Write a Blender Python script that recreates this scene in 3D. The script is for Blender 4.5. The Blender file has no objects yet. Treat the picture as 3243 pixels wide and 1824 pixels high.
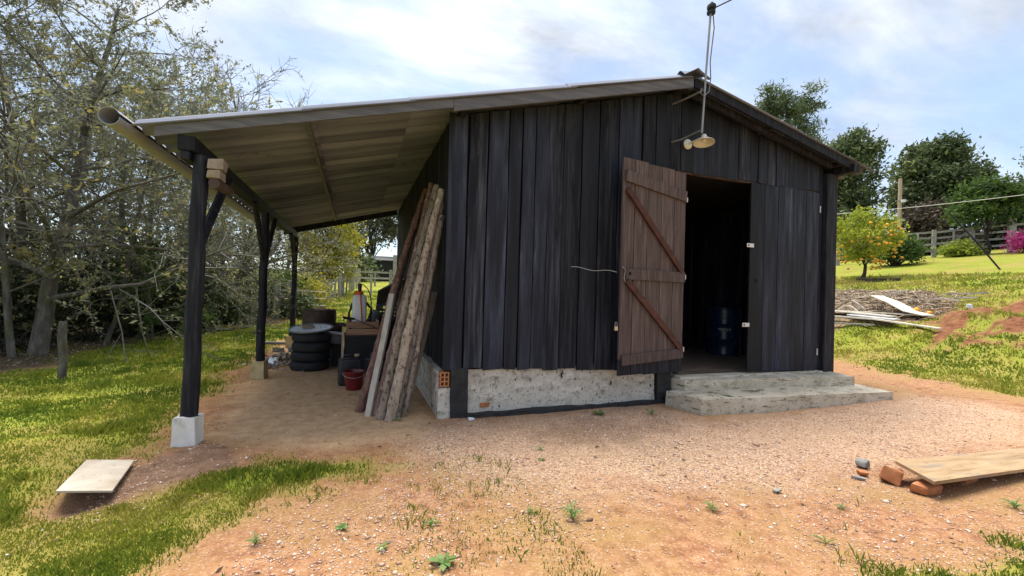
import bpy, bmesh, math, random
import numpy as np
from mathutils import Vector, Matrix

random.seed(7)
scene = bpy.context.scene
col = scene.collection

# ------------------------------------------------------------------ camera, sky, sun, exposure
YAW, PITCH, ROLL = 0.347752, 0.0087578, 0.0292836
cam_data = bpy.data.cameras.new('camera')
cam_data.sensor_width = 36.0
cam_data.lens = 15.276
cam_data.clip_end = 1000
cam = bpy.data.objects.new('camera', cam_data)
col.objects.link(cam)
_F = Vector((math.sin(YAW) * math.cos(PITCH), math.cos(YAW) * math.cos(PITCH), math.sin(PITCH)))
_R = Vector((math.cos(YAW), -math.sin(YAW), 0))
_U = _R.cross(_F)
_R2 = _R * math.cos(ROLL) + _U * math.sin(ROLL)
_U2 = _U * math.cos(ROLL) - _R * math.sin(ROLL)
_m = Matrix(((_R2.x, _U2.x, -_F.x, 0), (_R2.y, _U2.y, -_F.y, 0), (_R2.z, _U2.z, -_F.z, 1.4), (0, 0, 0, 1)))
cam.matrix_world = _m
scene.camera = cam

SUN_EL, SUN_AZ = math.radians(74), math.radians(0)      # azimuth from +Y, negative towards -X
SUN_DIR = Vector((math.sin(SUN_AZ) * math.cos(SUN_EL), math.cos(SUN_AZ) * math.cos(SUN_EL), math.sin(SUN_EL)))
world = bpy.data.worlds.new('World')
scene.world = world
world.use_nodes = True
wn, wl = world.node_tree.nodes, world.node_tree.links
wn.clear()
out = wn.new('ShaderNodeOutputWorld')
bg = wn.new('ShaderNodeBackground')
bg.inputs['Strength'].default_value = 0.125
wl.new(bg.outputs[0], out.inputs['Surface'])
sky = wn.new('ShaderNodeTexSky')
sky.sky_type = 'NISHITA'
sky.sun_disc = False
sky.sun_elevation = SUN_EL
sky.sun_rotation = SUN_AZ
sky.air_density = 1.0
sky.dust_density = 0.7
sky.ozone_density = 1.6
tc = wn.new('ShaderNodeTexCoord')
sep = wn.new('ShaderNodeSeparateXYZ')
wl.new(tc.outputs['Generated'], sep.inputs[0])


def wmath(op, a, b=None, c=None):
    n = wn.new('ShaderNodeMath')
    n.operation = op
    for i, v in enumerate((a, b, c)):
        if v is None:
            continue
        if isinstance(v, (int, float)):
            n.inputs[i].default_value = v
        else:
            wl.new(v, n.inputs[i])
    return n.outputs[0]


zc = wmath('ADD', wmath('MAXIMUM', sep.outputs[2], 0.0), 0.22)
cmb = wn.new('ShaderNodeCombineXYZ')
wl.new(wmath('DIVIDE', sep.outputs[0], zc), cmb.inputs[0])
wl.new(wmath('DIVIDE', sep.outputs[1], zc), cmb.inputs[1])
mp = wn.new('ShaderNodeMapping')
mp.inputs['Rotation'].default_value = (0, 0, math.radians(28))
mp.inputs['Scale'].default_value = (0.8, 1.5, 1)
mp.inputs['Location'].default_value = (0.35, 0.4, 0)
wl.new(cmb.outputs[0], mp.inputs[0])
nz = wn.new('ShaderNodeTexNoise')
nz.inputs['Scale'].default_value = 1.9
nz.inputs['Detail'].default_value = 9
nz.inputs['Roughness'].default_value = 0.56
nz.inputs['Distortion'].default_value = 0.35
wl.new(mp.outputs[0], nz.inputs['Vector'])
nz2 = wn.new('ShaderNodeTexNoise')
nz2.inputs['Scale'].default_value = 0.55
nz2.inputs['Detail'].default_value = 3
wl.new(cmb.outputs[0], nz2.inputs['Vector'])
nz3 = wn.new('ShaderNodeTexNoise')
nz3.inputs['Scale'].default_value = 2.6
nz3.inputs['Detail'].default_value = 8
nz3.inputs['Roughness'].default_value = 0.6
nz3.inputs['Distortion'].default_value = 0.5
wl.new(mp.outputs[0], nz3.inputs['Vector'])
# thin cloud cover gets denser and brighter towards the veiled sun
dotn = wn.new('ShaderNodeVectorMath')
dotn.operation = 'DOT_PRODUCT'
wl.new(tc.outputs['Generated'], dotn.inputs[0])
dotn.inputs[1].default_value = SUN_DIR
glow = wmath('POWER', wmath('MAXIMUM', dotn.outputs['Value'], 0.0), 4.0)
dens = wmath('ADD', wmath('MULTIPLY', nz.outputs['Fac'], 0.75), wmath('MULTIPLY', nz2.outputs['Fac'], 0.3))
dens = wmath('ADD', dens, wmath('MULTIPLY', glow, 0.26))
ramp = wn.new('ShaderNodeMapRange')
ramp.interpolation_type = 'SMOOTHSTEP'
ramp.inputs['From Min'].default_value = 0.42
ramp.inputs['From Max'].default_value = 0.74
ramp.inputs['To Min'].default_value = 0.25
ramp.inputs['To Max'].default_value = 1.0
wl.new(dens, ramp.inputs['Value'])
cb = wmath('MULTIPLY', wmath('ADD', 2.1, wmath('MULTIPLY', glow, 3.2)), wmath('ADD', 0.2, wmath('MULTIPLY', nz3.outputs['Fac'], 1.6)))
ccol = wn.new('ShaderNodeMix')
ccol.data_type = 'RGBA'
ccol.blend_type = 'MULTIPLY'
ccol.inputs['Factor'].default_value = 1
ccol.inputs['A'].default_value = (0.9, 0.94, 1.0, 1)
cbc = wn.new('ShaderNodeCombineXYZ')
for i in range(3):
    wl.new(cb, cbc.inputs[i])
wl.new(cbc.outputs[0], ccol.inputs['B'])
skymix = wn.new('ShaderNodeMix')
skymix.data_type = 'RGBA'
wl.new(ramp.outputs[0], skymix.inputs['Factor'])
dim = wn.new('ShaderNodeVectorMath')
dim.operation = 'SCALE'
dim.inputs['Scale'].default_value = 0.58
wl.new(sky.outputs[0], dim.inputs[0])
wl.new(dim.outputs[0], skymix.inputs['A'])
wl.new(ccol.outputs['Result'], skymix.inputs['B'])
wl.new(skymix.outputs['Result'], bg.inputs['Color'])

sun_data = bpy.data.lights.new('sun', 'SUN')
sun_data.energy = 2.2
sun_data.angle = math.radians(38)
sun_data.color = (1.0, 0.95, 0.86)
sun = bpy.data.objects.new('sun', sun_data)
col.objects.link(sun)
sun.rotation_euler = (-SUN_DIR).to_track_quat('-Z', 'Y').to_euler()
sun.location = (-5, 20, 30)

scene.view_settings.view_transform = 'Standard'
scene.view_settings.look = 'None'
scene.view_settings.gamma = 1
scene.view_settings.use_curve_mapping = False
scene.view_settings.exposure = 1.7
scene.render.engine = 'CYCLES'
scene.cycles.use_denoising = True
scene.cycles.max_bounces = 6
scene.cycles.diffuse_bounces = 3
scene.cycles.glossy_bounces = 2
scene.cycles.transmission_bounces = 3
scene.cycles.transparent_max_bounces = 4

# ------------------------------------------------------------------ numeric noise
_tab = np.random.RandomState(3).rand(256, 256)


def vnoise(x, y):
    x = np.asarray(x, float); y = np.asarray(y, float)
    xi = np.floor(x).astype(int); yi = np.floor(y).astype(int)
    fx = x - xi; fy = y - yi
    fx = fx * fx * (3 - 2 * fx); fy = fy * fy * (3 - 2 * fy)
    a = _tab[xi & 255, yi & 255]; b = _tab[(xi + 1) & 255, yi & 255]
    c = _tab[xi & 255, (yi + 1) & 255]; d = _tab[(xi + 1) & 255, (yi + 1) & 255]
    return (a * (1 - fx) + b * fx) * (1 - fy) + (c * (1 - fx) + d * fx) * fy


def fbm(x, y, o=4):
    s = 0; a = 1; t = 0
    for i in range(o):
        s = s + a * vnoise(x * 2 ** i + 17.3 * i, y * 2 ** i + 5.1 * i); t += a; a *= .5
    return s / t


def sst(a, b, x):
    t = np.clip((np.asarray(x, float) - a) / (b - a), 0, 1)
    return t * t * (3 - 2 * t)


EX = [-80, 5, 7.2, 9.6, 10.4, 11.2, 12.4, 13.5, 15, 17, 27, 40, 90, 200]
EZ = [0, 0, .08, .09, .14, .34, .85, 1.18, 1.6, 2.1, 3.7, 5.2, 8, 9]
BY = [-50, 11, 16, 25, 40, 60, 120, 300]
BZ = [0, 0, .12, .85, 1.9, 3, 5, 6]


def gz(x, y):
    x = np.asarray(x, float); y = np.asarray(y, float)
    a = np.interp(x, EX, EZ); b = np.interp(y, BY, BZ)
    z = a + b * np.clip(1 - a / 2.5, 0, 1)
    z = z + .03 * (fbm(x * .8 + 40, y * .8 + 40, 3) - .5) + .02 * (fbm(x * 4 + 9, y * 4 + 3, 4) - .5)
    # dug earth beside the front post, hole under the pale board, cut bank on the slope
    z = z + .05 * np.exp(-(((x + 1.05) / .28) ** 2 + ((y - 4.12) / .22) ** 2)) * (0.6 + fbm(x * 7, y * 7, 3))
    z = z - .06 * np.exp(-(((x + 1.62) / .16) ** 2 + ((y - 3.45) / .14) ** 2))
    z = z - .022 * np.exp(-(((x - 3.05) / .25) ** 2 + ((y - 2.36) / .14) ** 2))
    bank = sst(11.0, 12.0, x) * sst(15.2, 13.6, x) * sst(3.2, 4.2, y) * sst(10.5, 8.5, y)
    z = z + bank * .28 * (fbm(x * 1.6 + 3, y * 1.6 + 8, 4) - .5)
    z = z + .22 * np.exp(-(((x - 13.3) / .55) ** 2 + ((y - 5.75) / .5) ** 2))
    return z


def G(x, y):
    return float(gz(x, y))


def poly_sd(x, y, P):
    """signed distance to polygon, positive inside"""
    P = np.asarray(P, float)
    d = np.full(x.shape, 1e9); ins = np.zeros(x.shape, bool)
    for i in range(len(P)):
        ax, ay = P[i]; bx, by = P[(i + 1) % len(P)]
        ex, ey = bx - ax, by - ay
        t = np.clip(((x - ax) * ex + (y - ay) * ey) / (ex * ex + ey * ey + 1e-12), 0, 1)
        d = np.minimum(d, (x - ax - t * ex) ** 2 + (y - ay - t * ey) ** 2)
        c = ((ay > y) != (by > y)) & (x < ex * (y - ay) / (by - ay + 1e-12) + ax)
        ins ^= c
    return np.where(ins, 1, -1) * np.sqrt(d)


LAWN = [(-1.6, 30), (-1.6, 16.02), (-1.7, 14.32), (-1.76, 11.71), (-1.8, 9.72), (-1.88, 7.86), (-1.68, 6.07), (-1.62, 5.25),
        (-1.6, 4.65), (-1.65, 4.28), (-1.85, 4.21), (-1.84, 3.95), (-1.75, 3.48), (-1.72, 3.26), (-1.56, 3.26),
        (-1.34, 3.38), (-1.14, 3.52), (-0.98, 3.78), (-0.52, 3.81), (0.01, 3.75), (0.26, 3.62), (0.07, 3.44),
        (-0.29, 3.28), (-0.56, 3.18), (-0.68, 2.95), (-0.78, 2.69), (-0.8, 2.5), (-.7, 1.2), (-.5, -25), (-90, -25), (-90, 30)]
STRIP = [(-1.13, 3.64), (-0.89, 3.82), (-0.35, 3.79), (0.22, 3.67), (0.15, 3.53), (-0.31, 3.41), (-0.68, 3.33), (-0.98, 3.31)]
DIG = [(-1.46, 3.98), (-1.38, 4.25), (-1.22, 4.44), (-0.86, 4.15), (-0.68, 3.8), (-0.87, 3.74), (-1.06, 3.62),
       (-1.26, 3.62), (-1.36, 3.45), (-1.63, 3.3), (-1.78, 3.45), (-1.6, 3.89)]
SAND = [(-1.25, 4.55), (-1.48, 6.22), (-1.37, 7.44), (-1.5, 11.6), (.95, 11.6), (.95, 4.6), (0.73, 4.25), (-0.09, 3.94), (-0.73, 4.21)]
GRAVEL = [(0.43, 4.33), (0.99, 4.7), (3.6, 4.6), (3.91, 3.92), (7.24, 3.96), (8.32, 3.07), (6.6, 2.2), (4.19, 2.3),
          (2.53, 2.48), (1.17, 3.01), (0.54, 3.67)]
PATCH = [(11.73, 7.73), (11.82, 6.46), (11.72, 5.35), (11.68, 4.33), (10.6, 3.0), (9.3, 3.2), (9.5, 4.87), (9.9, 6.18), (10.5, 7.4)]
BANK = [(13.47, 6.5), (14.4, 6.0), (14.9, 5.0), (14.4, 2.5), (12.0, 2.5), (11.62, 4.38), (11.6, 5.07), (11.9, 5.9), (12.5, 6.3)]
STRAW = [(16.0, 12.5), (15.44, 10.34), (15.13, 8.81), (15.4, 7.94), (14.72, 6.73), (13.8, 6.5), (12.75, 6.5), (11.92, 7.96), (12, 12)]
BRC = [(2.3, 1.2), (2.51, 1.5), (2.98, 1.5), (3.25, 1.4), (3.8, 1.38), (5, 1.3), (5, .4), (2.3, .4)]
DARKG = [(1.67, 4.0), (2.33, 4.3), (3.44, 4.1), (3.22, 3.59), (2.44, 3.56), (1.82, 3.67)]
TREE_EDGE_X = [-5.2, -4.42, -4.48, -4.57, -4.42, -4.04, -3.79, -3.26, -2.31, -2.0]
TREE_EDGE_Y = [5.5, 7.79, 8.7, 9.9, 10.93, 12.17, 13.48, 15.18, 16.01, 20]


def cover(x, y):
    n = fbm(x * 1.3 + 11, y * 1.3 + 7, 4) - .5
    n2 = fbm(x * 6 + 3, y * 6 + 31, 3) - .5
    w = n * 1.0 + n2 * .8
    lawn = sst(-.3, .4, poly_sd(x, y, LAWN) + w * .7)
    lawn = np.maximum(lawn, sst(-.1, .12, poly_sd(x, y, STRIP) + w * .2))
    # hillside and back field
    hill = sst(10.2, 11.4, x + w * 1.2)
    hill = np.maximum(hill, sst(11.6, 12.6, y + w) * (x < 60))
    patch = sst(-.3, .3, poly_sd(x, y, PATCH) + w * 1.0)
    brc = sst(-.08, .14, poly_sd(x, y, BRC) + w * .35 - .06)
    grass = np.maximum(np.maximum(lawn, hill), np.maximum(patch * .8, brc))
    bank = sst(-.25, .2, poly_sd(x, y, BANK) + w * 1.0)
    straw = sst(-.35, .3, poly_sd(x, y, STRAW) + w * 1.2)
    bank = bank * sst(-.16, .02, n + .8 * n2)
    dig = sst(-.1, .12, poly_sd(x, y, DIG) + w * .35)
    sand = sst(-.2, .3, poly_sd(x, y, SAND) + w * .4)
    grav = sst(-.35, .4, poly_sd(x, y, GRAVEL) + w * .6)
    darkg = sst(-.15, .25, poly_sd(x, y, DARKG) + w * .7)
    forest = sst(-.3, .5, np.interp(y, TREE_EDGE_Y, TREE_EDGE_X) - x + w) * sst(2, 5, y) * sst(34, 22, y)
    strip = sst(-.12, .12, poly_sd(x, y, STRIP) + w * .25)
    thin = .1 * sst(.02, .2, n + .5 * n2) * sst(3.6, 2.6, x) * sst(4.2, 3.4, y) * sst(-3, 0, x)
    grass = np.maximum(grass, thin)
    bare = sst(.02, .22, n + .7 * n2)
    grass = grass * (1 - bank) * (1 - straw * .9) * (1 - dig) * (1 - .95 * forest)
    grass = grass * (1 - .38 * bare * (1 - strip))
    return dict(grass=grass, bank=bank, straw=straw, dig=dig, sand=sand, grav=grav, darkg=darkg, forest=forest, strip=strip)


# ------------------------------------------------------------------ mesh helpers
WORLD = {}


def link(o, parent=None):
    col.objects.link(o)
    if parent is not None:
        o.parent = parent
        o.matrix_parent_inverse = WORLD.get(parent.name, Matrix.Identity(4)).inverted()
    return o


def tag(o, label=None, cat=None, group=None, kind=None):
    if label: o['label'] = label
    if cat: o['category'] = cat
    if group: o['group'] = group
    if kind: o['kind'] = kind
    return o


def thing(name, label, cat, loc, group=None):
    o = bpy.data.objects.new(name, None)
    o.empty_display_size = .1
    o.location = loc
    col.objects.link(o)
    WORLD[o.name] = Matrix.Translation(Vector(loc))
    return tag(o, label, cat, group)


def np_mesh(name, V, F, mats=None, smooth=False, fattr=None, midx=None):
    V = np.asarray(V, np.float32); F = np.asarray(F, np.int32)
    me = bpy.data.meshes.new(name)
    me.vertices.add(len(V)); me.vertices.foreach_set('co', V.ravel())
    k = F.shape[1]
    me.loops.add(F.size); me.loops.foreach_set('vertex_index', F.ravel())
    me.polygons.add(len(F))
    me.polygons.foreach_set('loop_start', np.arange(len(F), dtype=np.int32) * k)
    me.polygons.foreach_set('loop_total', np.full(len(F), k, np.int32))
    if smooth:
        me.polygons.foreach_set('use_smooth', np.ones(len(F), bool))
    if mats is not None:
        for m in (mats if isinstance(mats, (list, tuple)) else [mats]):
            me.materials.append(m)
    if midx is not None:
        me.polygons.foreach_set('material_index', np.asarray(midx, np.int32))
    me.update(calc_edges=True)
    if fattr is not None:
        at = me.attributes.new('v', 'FLOAT', 'FACE')
        at.data.foreach_set('value', np.asarray(fattr, np.float32))
    me.validate()
    return me


class MB:
    def __init__(s):
        s.V = []; s.F = []

    def add(s, V, F):
        o = len(s.V)
        s.V.extend([tuple(map(float, v)) for v in V])
        s.F.extend([tuple(int(i) + o for i in f) for f in F])
        return s

    def box(s, c, d, R=None, jit=0, rng=random):
        hx, hy, hzz = d[0] / 2, d[1] / 2, d[2] / 2
        V = []
        for x in (-hx, hx):
            for y in (-hy, hy):
                for z in (-hzz, hzz):
                    v = Vector((x, y, z))
                    if jit: v += Vector((rng.uniform(-jit, jit), rng.uniform(-jit, jit), rng.uniform(-jit, jit)))
                    if R is not None: v = R @ v
                    V.append(v + Vector(c))
        return s.add(V, [(0, 1, 3, 2), (4, 6, 7, 5), (0, 4, 5, 1), (2, 3, 7, 6), (0, 2, 6, 4), (1, 5, 7, 3)])

    def quadbox(s, A, B, C, D, t):
        """slab whose top is the quad ABCD (counter-clockwise from above), extruded by vector t"""
        T = [Vector(p) for p in (A, B, C, D)]
        L = [p + Vector(t) for p in T]
        return s.add(T + L, [(0, 1, 2, 3), (7, 6, 5, 4), (0, 4, 5, 1), (1, 5, 6, 2), (2, 6, 7, 3), (3, 7, 4, 0)])

    def bar(s, a, b, w, h, up=(0, 0, 1)):
        a, b = Vector(a), Vector(b)
        d = (b - a)
        L = d.length; d.normalize()
        r = d.cross(Vector(up))
        if r.length < 1e-4: r = d.cross(Vector((1, 0, 0)))
        r.normalize(); u = r.cross(d)
        R = Matrix((r, d, u)).transposed()
        return s.box((a + b) / 2, (w, L, h), R)

    def tube(s, pts, rad, n=8, cap=True):
        P = [Vector(p) for p in pts]
        if not hasattr(rad, '__len__'): rad = [rad] * len(P)
        V = []; F = []
        prev = None
        for i, p in enumerate(P):
            d = (P[min(i + 1, len(P) - 1)] - P[max(i - 1, 0)]).normalized()
            if prev is None:
                a = d.cross(Vector((0, 0, 1)))
                if a.length < .05: a = d.cross(Vector((1, 0, 0)))
            else:
                a = prev - d * prev.dot(d)
            a.normalize(); prev = a; b = d.cross(a)
            for k in range(n):
                t = 2 * math.pi * k / n
                V.append(p + (a * math.cos(t) + b * math.sin(t)) * rad[i])
        for i in range(len(P) - 1):
            for k in range(n):
                k2 = (k + 1) % n
                F.append((i * n + k, i * n + k2, (i + 1) * n + k2, (i + 1) * n + k))
        if cap:
            F.append(tuple(reversed(range(n)))); F.append(tuple((len(P) - 1) * n + k for k in range(n)))
        return s.add(V, F)

    def lathe(s, prof, n=24, M=None, caps=True):
        V = []; F = []
        for r, z in prof:
            for k in range(n):
                t = 2 * math.pi * k / n
                v = Vector((r * math.cos(t), r * math.sin(t), z))
                V.append(M @ v if M is not None else v)
        for i in range(len(prof) - 1):
            for k in range(n):
                k2 = (k + 1) % n
                F.append((i * n + k, i * n + k2, (i + 1) * n + k2, (i + 1) * n + k))
        if caps:
            if prof[0][0] > 1e-4: F.append(tuple(reversed(range(n))))
            if prof[-1][0] > 1e-4: F.append(tuple((len(prof) - 1) * n + k for k in range(n)))
        return s.add(V, F)

    def build(s, name, mat, parent=None, smooth=False, bevel=0, seg=2, loc=None):
        me = bpy.data.meshes.new(name)
        V = s.V
        if loc is not None:
            V = [(v[0] - loc[0], v[1] - loc[1], v[2] - loc[2]) for v in V]
        me.from_pydata(V, [], s.F)
        if bevel:
            bm = bmesh.new(); bm.from_mesh(me)
            bmesh.ops.recalc_face_normals(bm, faces=bm.faces)
            es = [e for e in bm.edges if e.is_manifold and e.calc_face_angle(0) > .5]
            bmesh.ops.bevel(bm, geom=es, offset=bevel, segments=seg, affect='EDGES', profile=.6, clamp_overlap=True)
            bm.to_mesh(me); bm.free()
        else:
            bm = bmesh.new(); bm.from_mesh(me)
            bmesh.ops.recalc_face_normals(bm, faces=bm.faces)
            bm.to_mesh(me); bm.free()
        if smooth:
            for p in me.polygons: p.use_smooth = True
            try:
                me.set_sharp_from_angle(angle=math.radians(42))
            except Exception:
                pass
        me.materials.append(mat)
        o = bpy.data.objects.new(name, me)
        if loc is not None: o.location = loc
        return link(o, parent)


def T(loc, rz=0, rx=0, ry=0):
    return Matrix.Translation(Vector(loc)) @ Matrix.Rotation(rz, 4, 'Z') @ Matrix.Rotation(ry, 4, 'Y') @ Matrix.Rotation(rx, 4, 'X')


def rough_block(name, corners, z0, z1, mat, parent, cuts=14, amp=.015, fq=3.0, seed=0):
    """prism over a quad of (x,y) corners, subdivided and worn"""
    bm = bmesh.new()
    lo = [bm.verts.new((x, y, z0)) for x, y in corners]
    hi = [bm.verts.new((x, y, z1)) for x, y in corners]
    bm.faces.new(list(reversed(lo))); bm.faces.new(hi)
    for i in range(4):
        j = (i + 1) % 4
        bm.faces.new((lo[i], lo[j], hi[j], hi[i]))
    bmesh.ops.subdivide_edges(bm, edges=bm.edges[:], cuts=cuts, use_grid_fill=True)
    bmesh.ops.recalc_face_normals(bm, faces=bm.faces)
    bm.normal_update()
    for v in bm.verts:
        x, y, z = v.co
        d = float(fbm(x * fq + z * 2.1 + seed * 5.3, y * fq + z * 2.7 + seed, 4)) - .5
        v.co += v.normal * d * amp * 2
    me = bpy.data.meshes.new(name); bm.to_mesh(me); bm.free()
    for p in me.polygons: p.use_smooth = True
    me.set_sharp_from_angle(angle=math.radians(50))
    me.materials.append(mat)
    return link(bpy.data.objects.new(name, me), parent)


# ------------------------------------------------------------------ materials
def base_mat(name):
    m = bpy.data.materials.new(name); m.use_nodes = True
    nt = m.node_tree
    b = nt.nodes['Principled BSDF']
    return m, nt, b


def ramp_node(nt, cols):
    r = nt.nodes.new('ShaderNodeValToRGB')
    e = r.color_ramp.elements
    while len(e) < len(cols): e.new(.5)
    for i, (p, c) in enumerate(cols):
        e[i].position = p; e[i].color = (*c, 1)
    return r


def noise_node(nt, vec, scale=1, detail=6, rough=.6, dist=0):
    n = nt.nodes.new('ShaderNodeTexNoise')
    n.inputs['Scale'].default_value = scale; n.inputs['Detail'].default_value = detail
    n.inputs['Roughness'].default_value = rough; n.inputs['Distortion'].default_value = dist
    nt.links.new(vec, n.inputs['Vector'])
    return n


def mk(name, cols, scale=(6, 6, 6), detail=7, rough=.85, bump=.3, bdist=.01, spec=.3, rand=0.0, stains=(), metal=0.0, bscale=None, dist=0, rvar=0.1):
    """wear and grain: a noise-driven ramp, stains on top, bump from the same noise, per-object brightness"""
    m, nt, b = base_mat(name)
    N, L = nt.nodes, nt.links
    geo = N.new('ShaderNodeNewGeometry')
    oi = N.new('ShaderNodeObjectInfo')
    vm = N.new('ShaderNodeVectorMath'); vm.operation = 'MULTIPLY_ADD'
    L.new(geo.outputs['Position'], vm.inputs[0]); vm.inputs[1].default_value = scale
    off = N.new('ShaderNodeVectorMath'); off.operation = 'SCALE'
    off.inputs[0].default_value = (37, 19, 53)
    L.new(oi.outputs['Random'], off.inputs['Scale'])
    L.new(off.outputs[0], vm.inputs[2])
    n = noise_node(nt, vm.outputs[0], 1, detail, .62, dist)
    r = ramp_node(nt, cols)
    L.new(n.outputs['Fac'], r.inputs[0])
    c = r.outputs[0]
    for (sc, ssc, lo, hi) in stains:
        v2 = N.new('ShaderNodeVectorMath'); v2.operation = 'MULTIPLY_ADD'
        L.new(geo.outputs['Position'], v2.inputs[0]); v2.inputs[1].default_value = ssc
        L.new(off.outputs[0], v2.inputs[2])
        sn = noise_node(nt, v2.outputs[0], 1, 8, .65)
        mr = N.new('ShaderNodeMapRange'); mr.interpolation_type = 'SMOOTHSTEP'
        mr.inputs['From Min'].default_value = lo; mr.inputs['From Max'].default_value = hi
        L.new(sn.outputs['Fac'], mr.inputs['Value'])
        mx = N.new('ShaderNodeMix'); mx.data_type = 'RGBA'
        L.new(mr.outputs[0], mx.inputs['Factor']); L.new(c, mx.inputs['A']); mx.inputs['B'].default_value = (*sc, 1)
        c = mx.outputs['Result']
    if rand:
        hs = N.new('ShaderNodeHueSaturation')
        mr = N.new('ShaderNodeMapRange'); mr.inputs['To Min'].default_value = 1 - rand; mr.inputs['To Max'].default_value = 1 + rand
        L.new(oi.outputs['Random'], mr.inputs['Value']); L.new(mr.outputs[0], hs.inputs['Value'])
        L.new(c, hs.inputs['Color']); c = hs.outputs[0]
    L.new(c, b.inputs['Base Color'])
    rr = N.new('ShaderNodeMapRange'); rr.inputs['To Min'].default_value = max(0, rough - rvar); rr.inputs['To Max'].default_value = min(1, rough + rvar)
    L.new(n.outputs['Fac'], rr.inputs['Value']); L.new(rr.outputs[0], b.inputs['Roughness'])
    b.inputs['Specular IOR Level'].default_value = spec
    b.inputs['Metallic'].default_value = metal
    if bump:
        bp = N.new('ShaderNodeBump'); bp.inputs['Strength'].default_value = bump; bp.inputs['Distance'].default_value = bdist
        if bscale:
            v3 = N.new('ShaderNodeVectorMath'); v3.operation = 'MULTIPLY'
            L.new(geo.outputs['Position'], v3.inputs[0]); v3.inputs[1].default_value = bscale
            n3 = noise_node(nt, v3.outputs[0], 1, 8, .65)
            L.new(n3.outputs['Fac'], bp.inputs['Height'])
        else:
            L.new(n.outputs['Fac'], bp.inputs['Height'])
        L.new(bp.outputs[0], b.inputs['Normal'])
    return m


def leaf_mat(name, cols, trans=.45):
    m = bpy.data.materials.new(name); m.use_nodes = True
    nt = m.node_tree; N, L = nt.nodes, nt.links
    N.clear()
    o = N.new('ShaderNodeOutputMaterial')
    at = N.new('ShaderNodeAttribute'); at.attribute_name = 'v'
    r = ramp_node(nt, cols)
    L.new(at.outputs['Fac'], r.inputs[0])
    d = N.new('ShaderNodeBsdfPrincipled'); d.inputs['Roughness'].default_value = .6; d.inputs['Specular IOR Level'].default_value = .25
    t = N.new('ShaderNodeBsdfTranslucent')
    L.new(r.outputs[0], d.inputs['Base Color']); L.new(r.outputs[0], t.inputs['Color'])
    mx = N.new('ShaderNodeMixShader'); mx.inputs[0].default_value = trans
    L.new(d.outputs[0], mx.inputs[1]); L.new(t.outputs[0], mx.inputs[2]); L.new(mx.outputs[0], o.inputs['Surface'])
    return m


M = {}
M['board'] = mk('charred_board', [(.25, (.003, .0034, .0062)), (.45, (.0085, .0102, .0185)), (.6, (.022, .0262, .043)), (.8, (.078, .086, .115))],
                scale=(11, 11, .9), rough=.66, bump=.7, bdist=.006, spec=.3, rand=.6, bscale=(40, 40, 2),
                stains=[((.055, .046, .046), (9, 9, 1.1), .6, .8), ((.006, .006, .009), (5, 5, .9), .56, .74)])
M['board_worn'] = mk('worn_board', [(.25, (.005, .0055, .008)), (.45, (.015, .0165, .024)), (.6, (.038, .042, .056)), (.8, (.1, .105, .122))],
                     scale=(26, 26, 1.1), rough=.75, bump=.8, bdist=.008, spec=.2, rand=.3, stains=[((.007, .007, .011), (7, 7, .9), .48, .66), ((.07, .058, .056), (12, 12, 1.6), .62, .76)])
M['black_post'] = mk('black_stained_post', [(.3, (.006, .006, .009)), (.52, (.018, .018, .025)), (.68, (.045, .045, .055)), (.85, (.1, .098, .105))],
                     scale=(30, 30, 2.2), rough=.7, bump=.6, bdist=.006, spec=.2, rand=.2)
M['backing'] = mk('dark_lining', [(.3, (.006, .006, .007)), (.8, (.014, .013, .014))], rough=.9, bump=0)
M['brown_board'] = mk('bare_inner_board', [(.25, (.036, .025, .023)), (.5, (.092, .063, .058)), (.75, (.165, .122, .113))],
                      scale=(32, 32, 2.0), rough=.72, bump=.5, bdist=.004, spec=.3, rand=.16,
                      stains=[((.05, .04, .045), (7, 7, 1.6), .58, .74), ((.24, .19, .17), (22, 22, 3), .62, .78)])
M['red_ledge'] = mk('reddish_ledge', [(.25, (.03, .014, .011)), (.55, (.085, .031, .021)), (.8, (.13, .06, .042))],
                    scale=(9, 9, 9), rough=.7, bump=.4, bdist=.004, rand=.15)
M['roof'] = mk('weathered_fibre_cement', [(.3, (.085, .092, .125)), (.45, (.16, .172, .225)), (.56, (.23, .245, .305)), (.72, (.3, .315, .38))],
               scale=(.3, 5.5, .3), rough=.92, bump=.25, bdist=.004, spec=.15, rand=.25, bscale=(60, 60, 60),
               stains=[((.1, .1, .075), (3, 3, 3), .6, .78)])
M['barge'] = mk('grey_barge_board', [(.25, (.07, .07, .082)), (.55, (.14, .14, .158)), (.8, (.22, .218, .235))],
                scale=(1.8, 22, 22), rough=.8, bump=.35, bdist=.004, spec=.25, stains=[((.05, .05, .06), (2.2, 9, 9), .56, .72)])
M['pvc'] = mk('dirty_pvc', [(.25, (.22, .225, .23)), (.6, (.35, .355, .365)), (.85, (.47, .475, .485))], scale=(7, 2.5, 7), rough=.5, bump=.05, spec=.4)
M['plaster'] = mk('stained_plaster', [(.28, (.24, .215, .18)), (.45, (.52, .48, .425)), (.7, (.72, .69, .64))],
                  scale=(5, 5, 6), rough=.92, bump=.6, bdist=.012, spec=.15, bscale=(45, 45, 45),
                  stains=[((.2, .18, .12), (5, 5, 7), .5, .72), ((.05, .05, .038), (34, 34, 26), .57, .66), ((.02, .022, .02), (8, 8, 5), .6, .68)])
M['concrete'] = mk('mossy_concrete', [(.25, (.28, .235, .17)), (.45, (.5, .44, .345)), (.75, (.68, .615, .515))],
                   scale=(4, 4, 4), rough=.92, bump=.6, bdist=.01, spec=.15, bscale=(50, 50, 50),
                   stains=[((.12, .12, .055), (5, 5, 26), .54, .68), ((.04, .04, .03), (22, 22, 40), .57, .68)])
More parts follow.
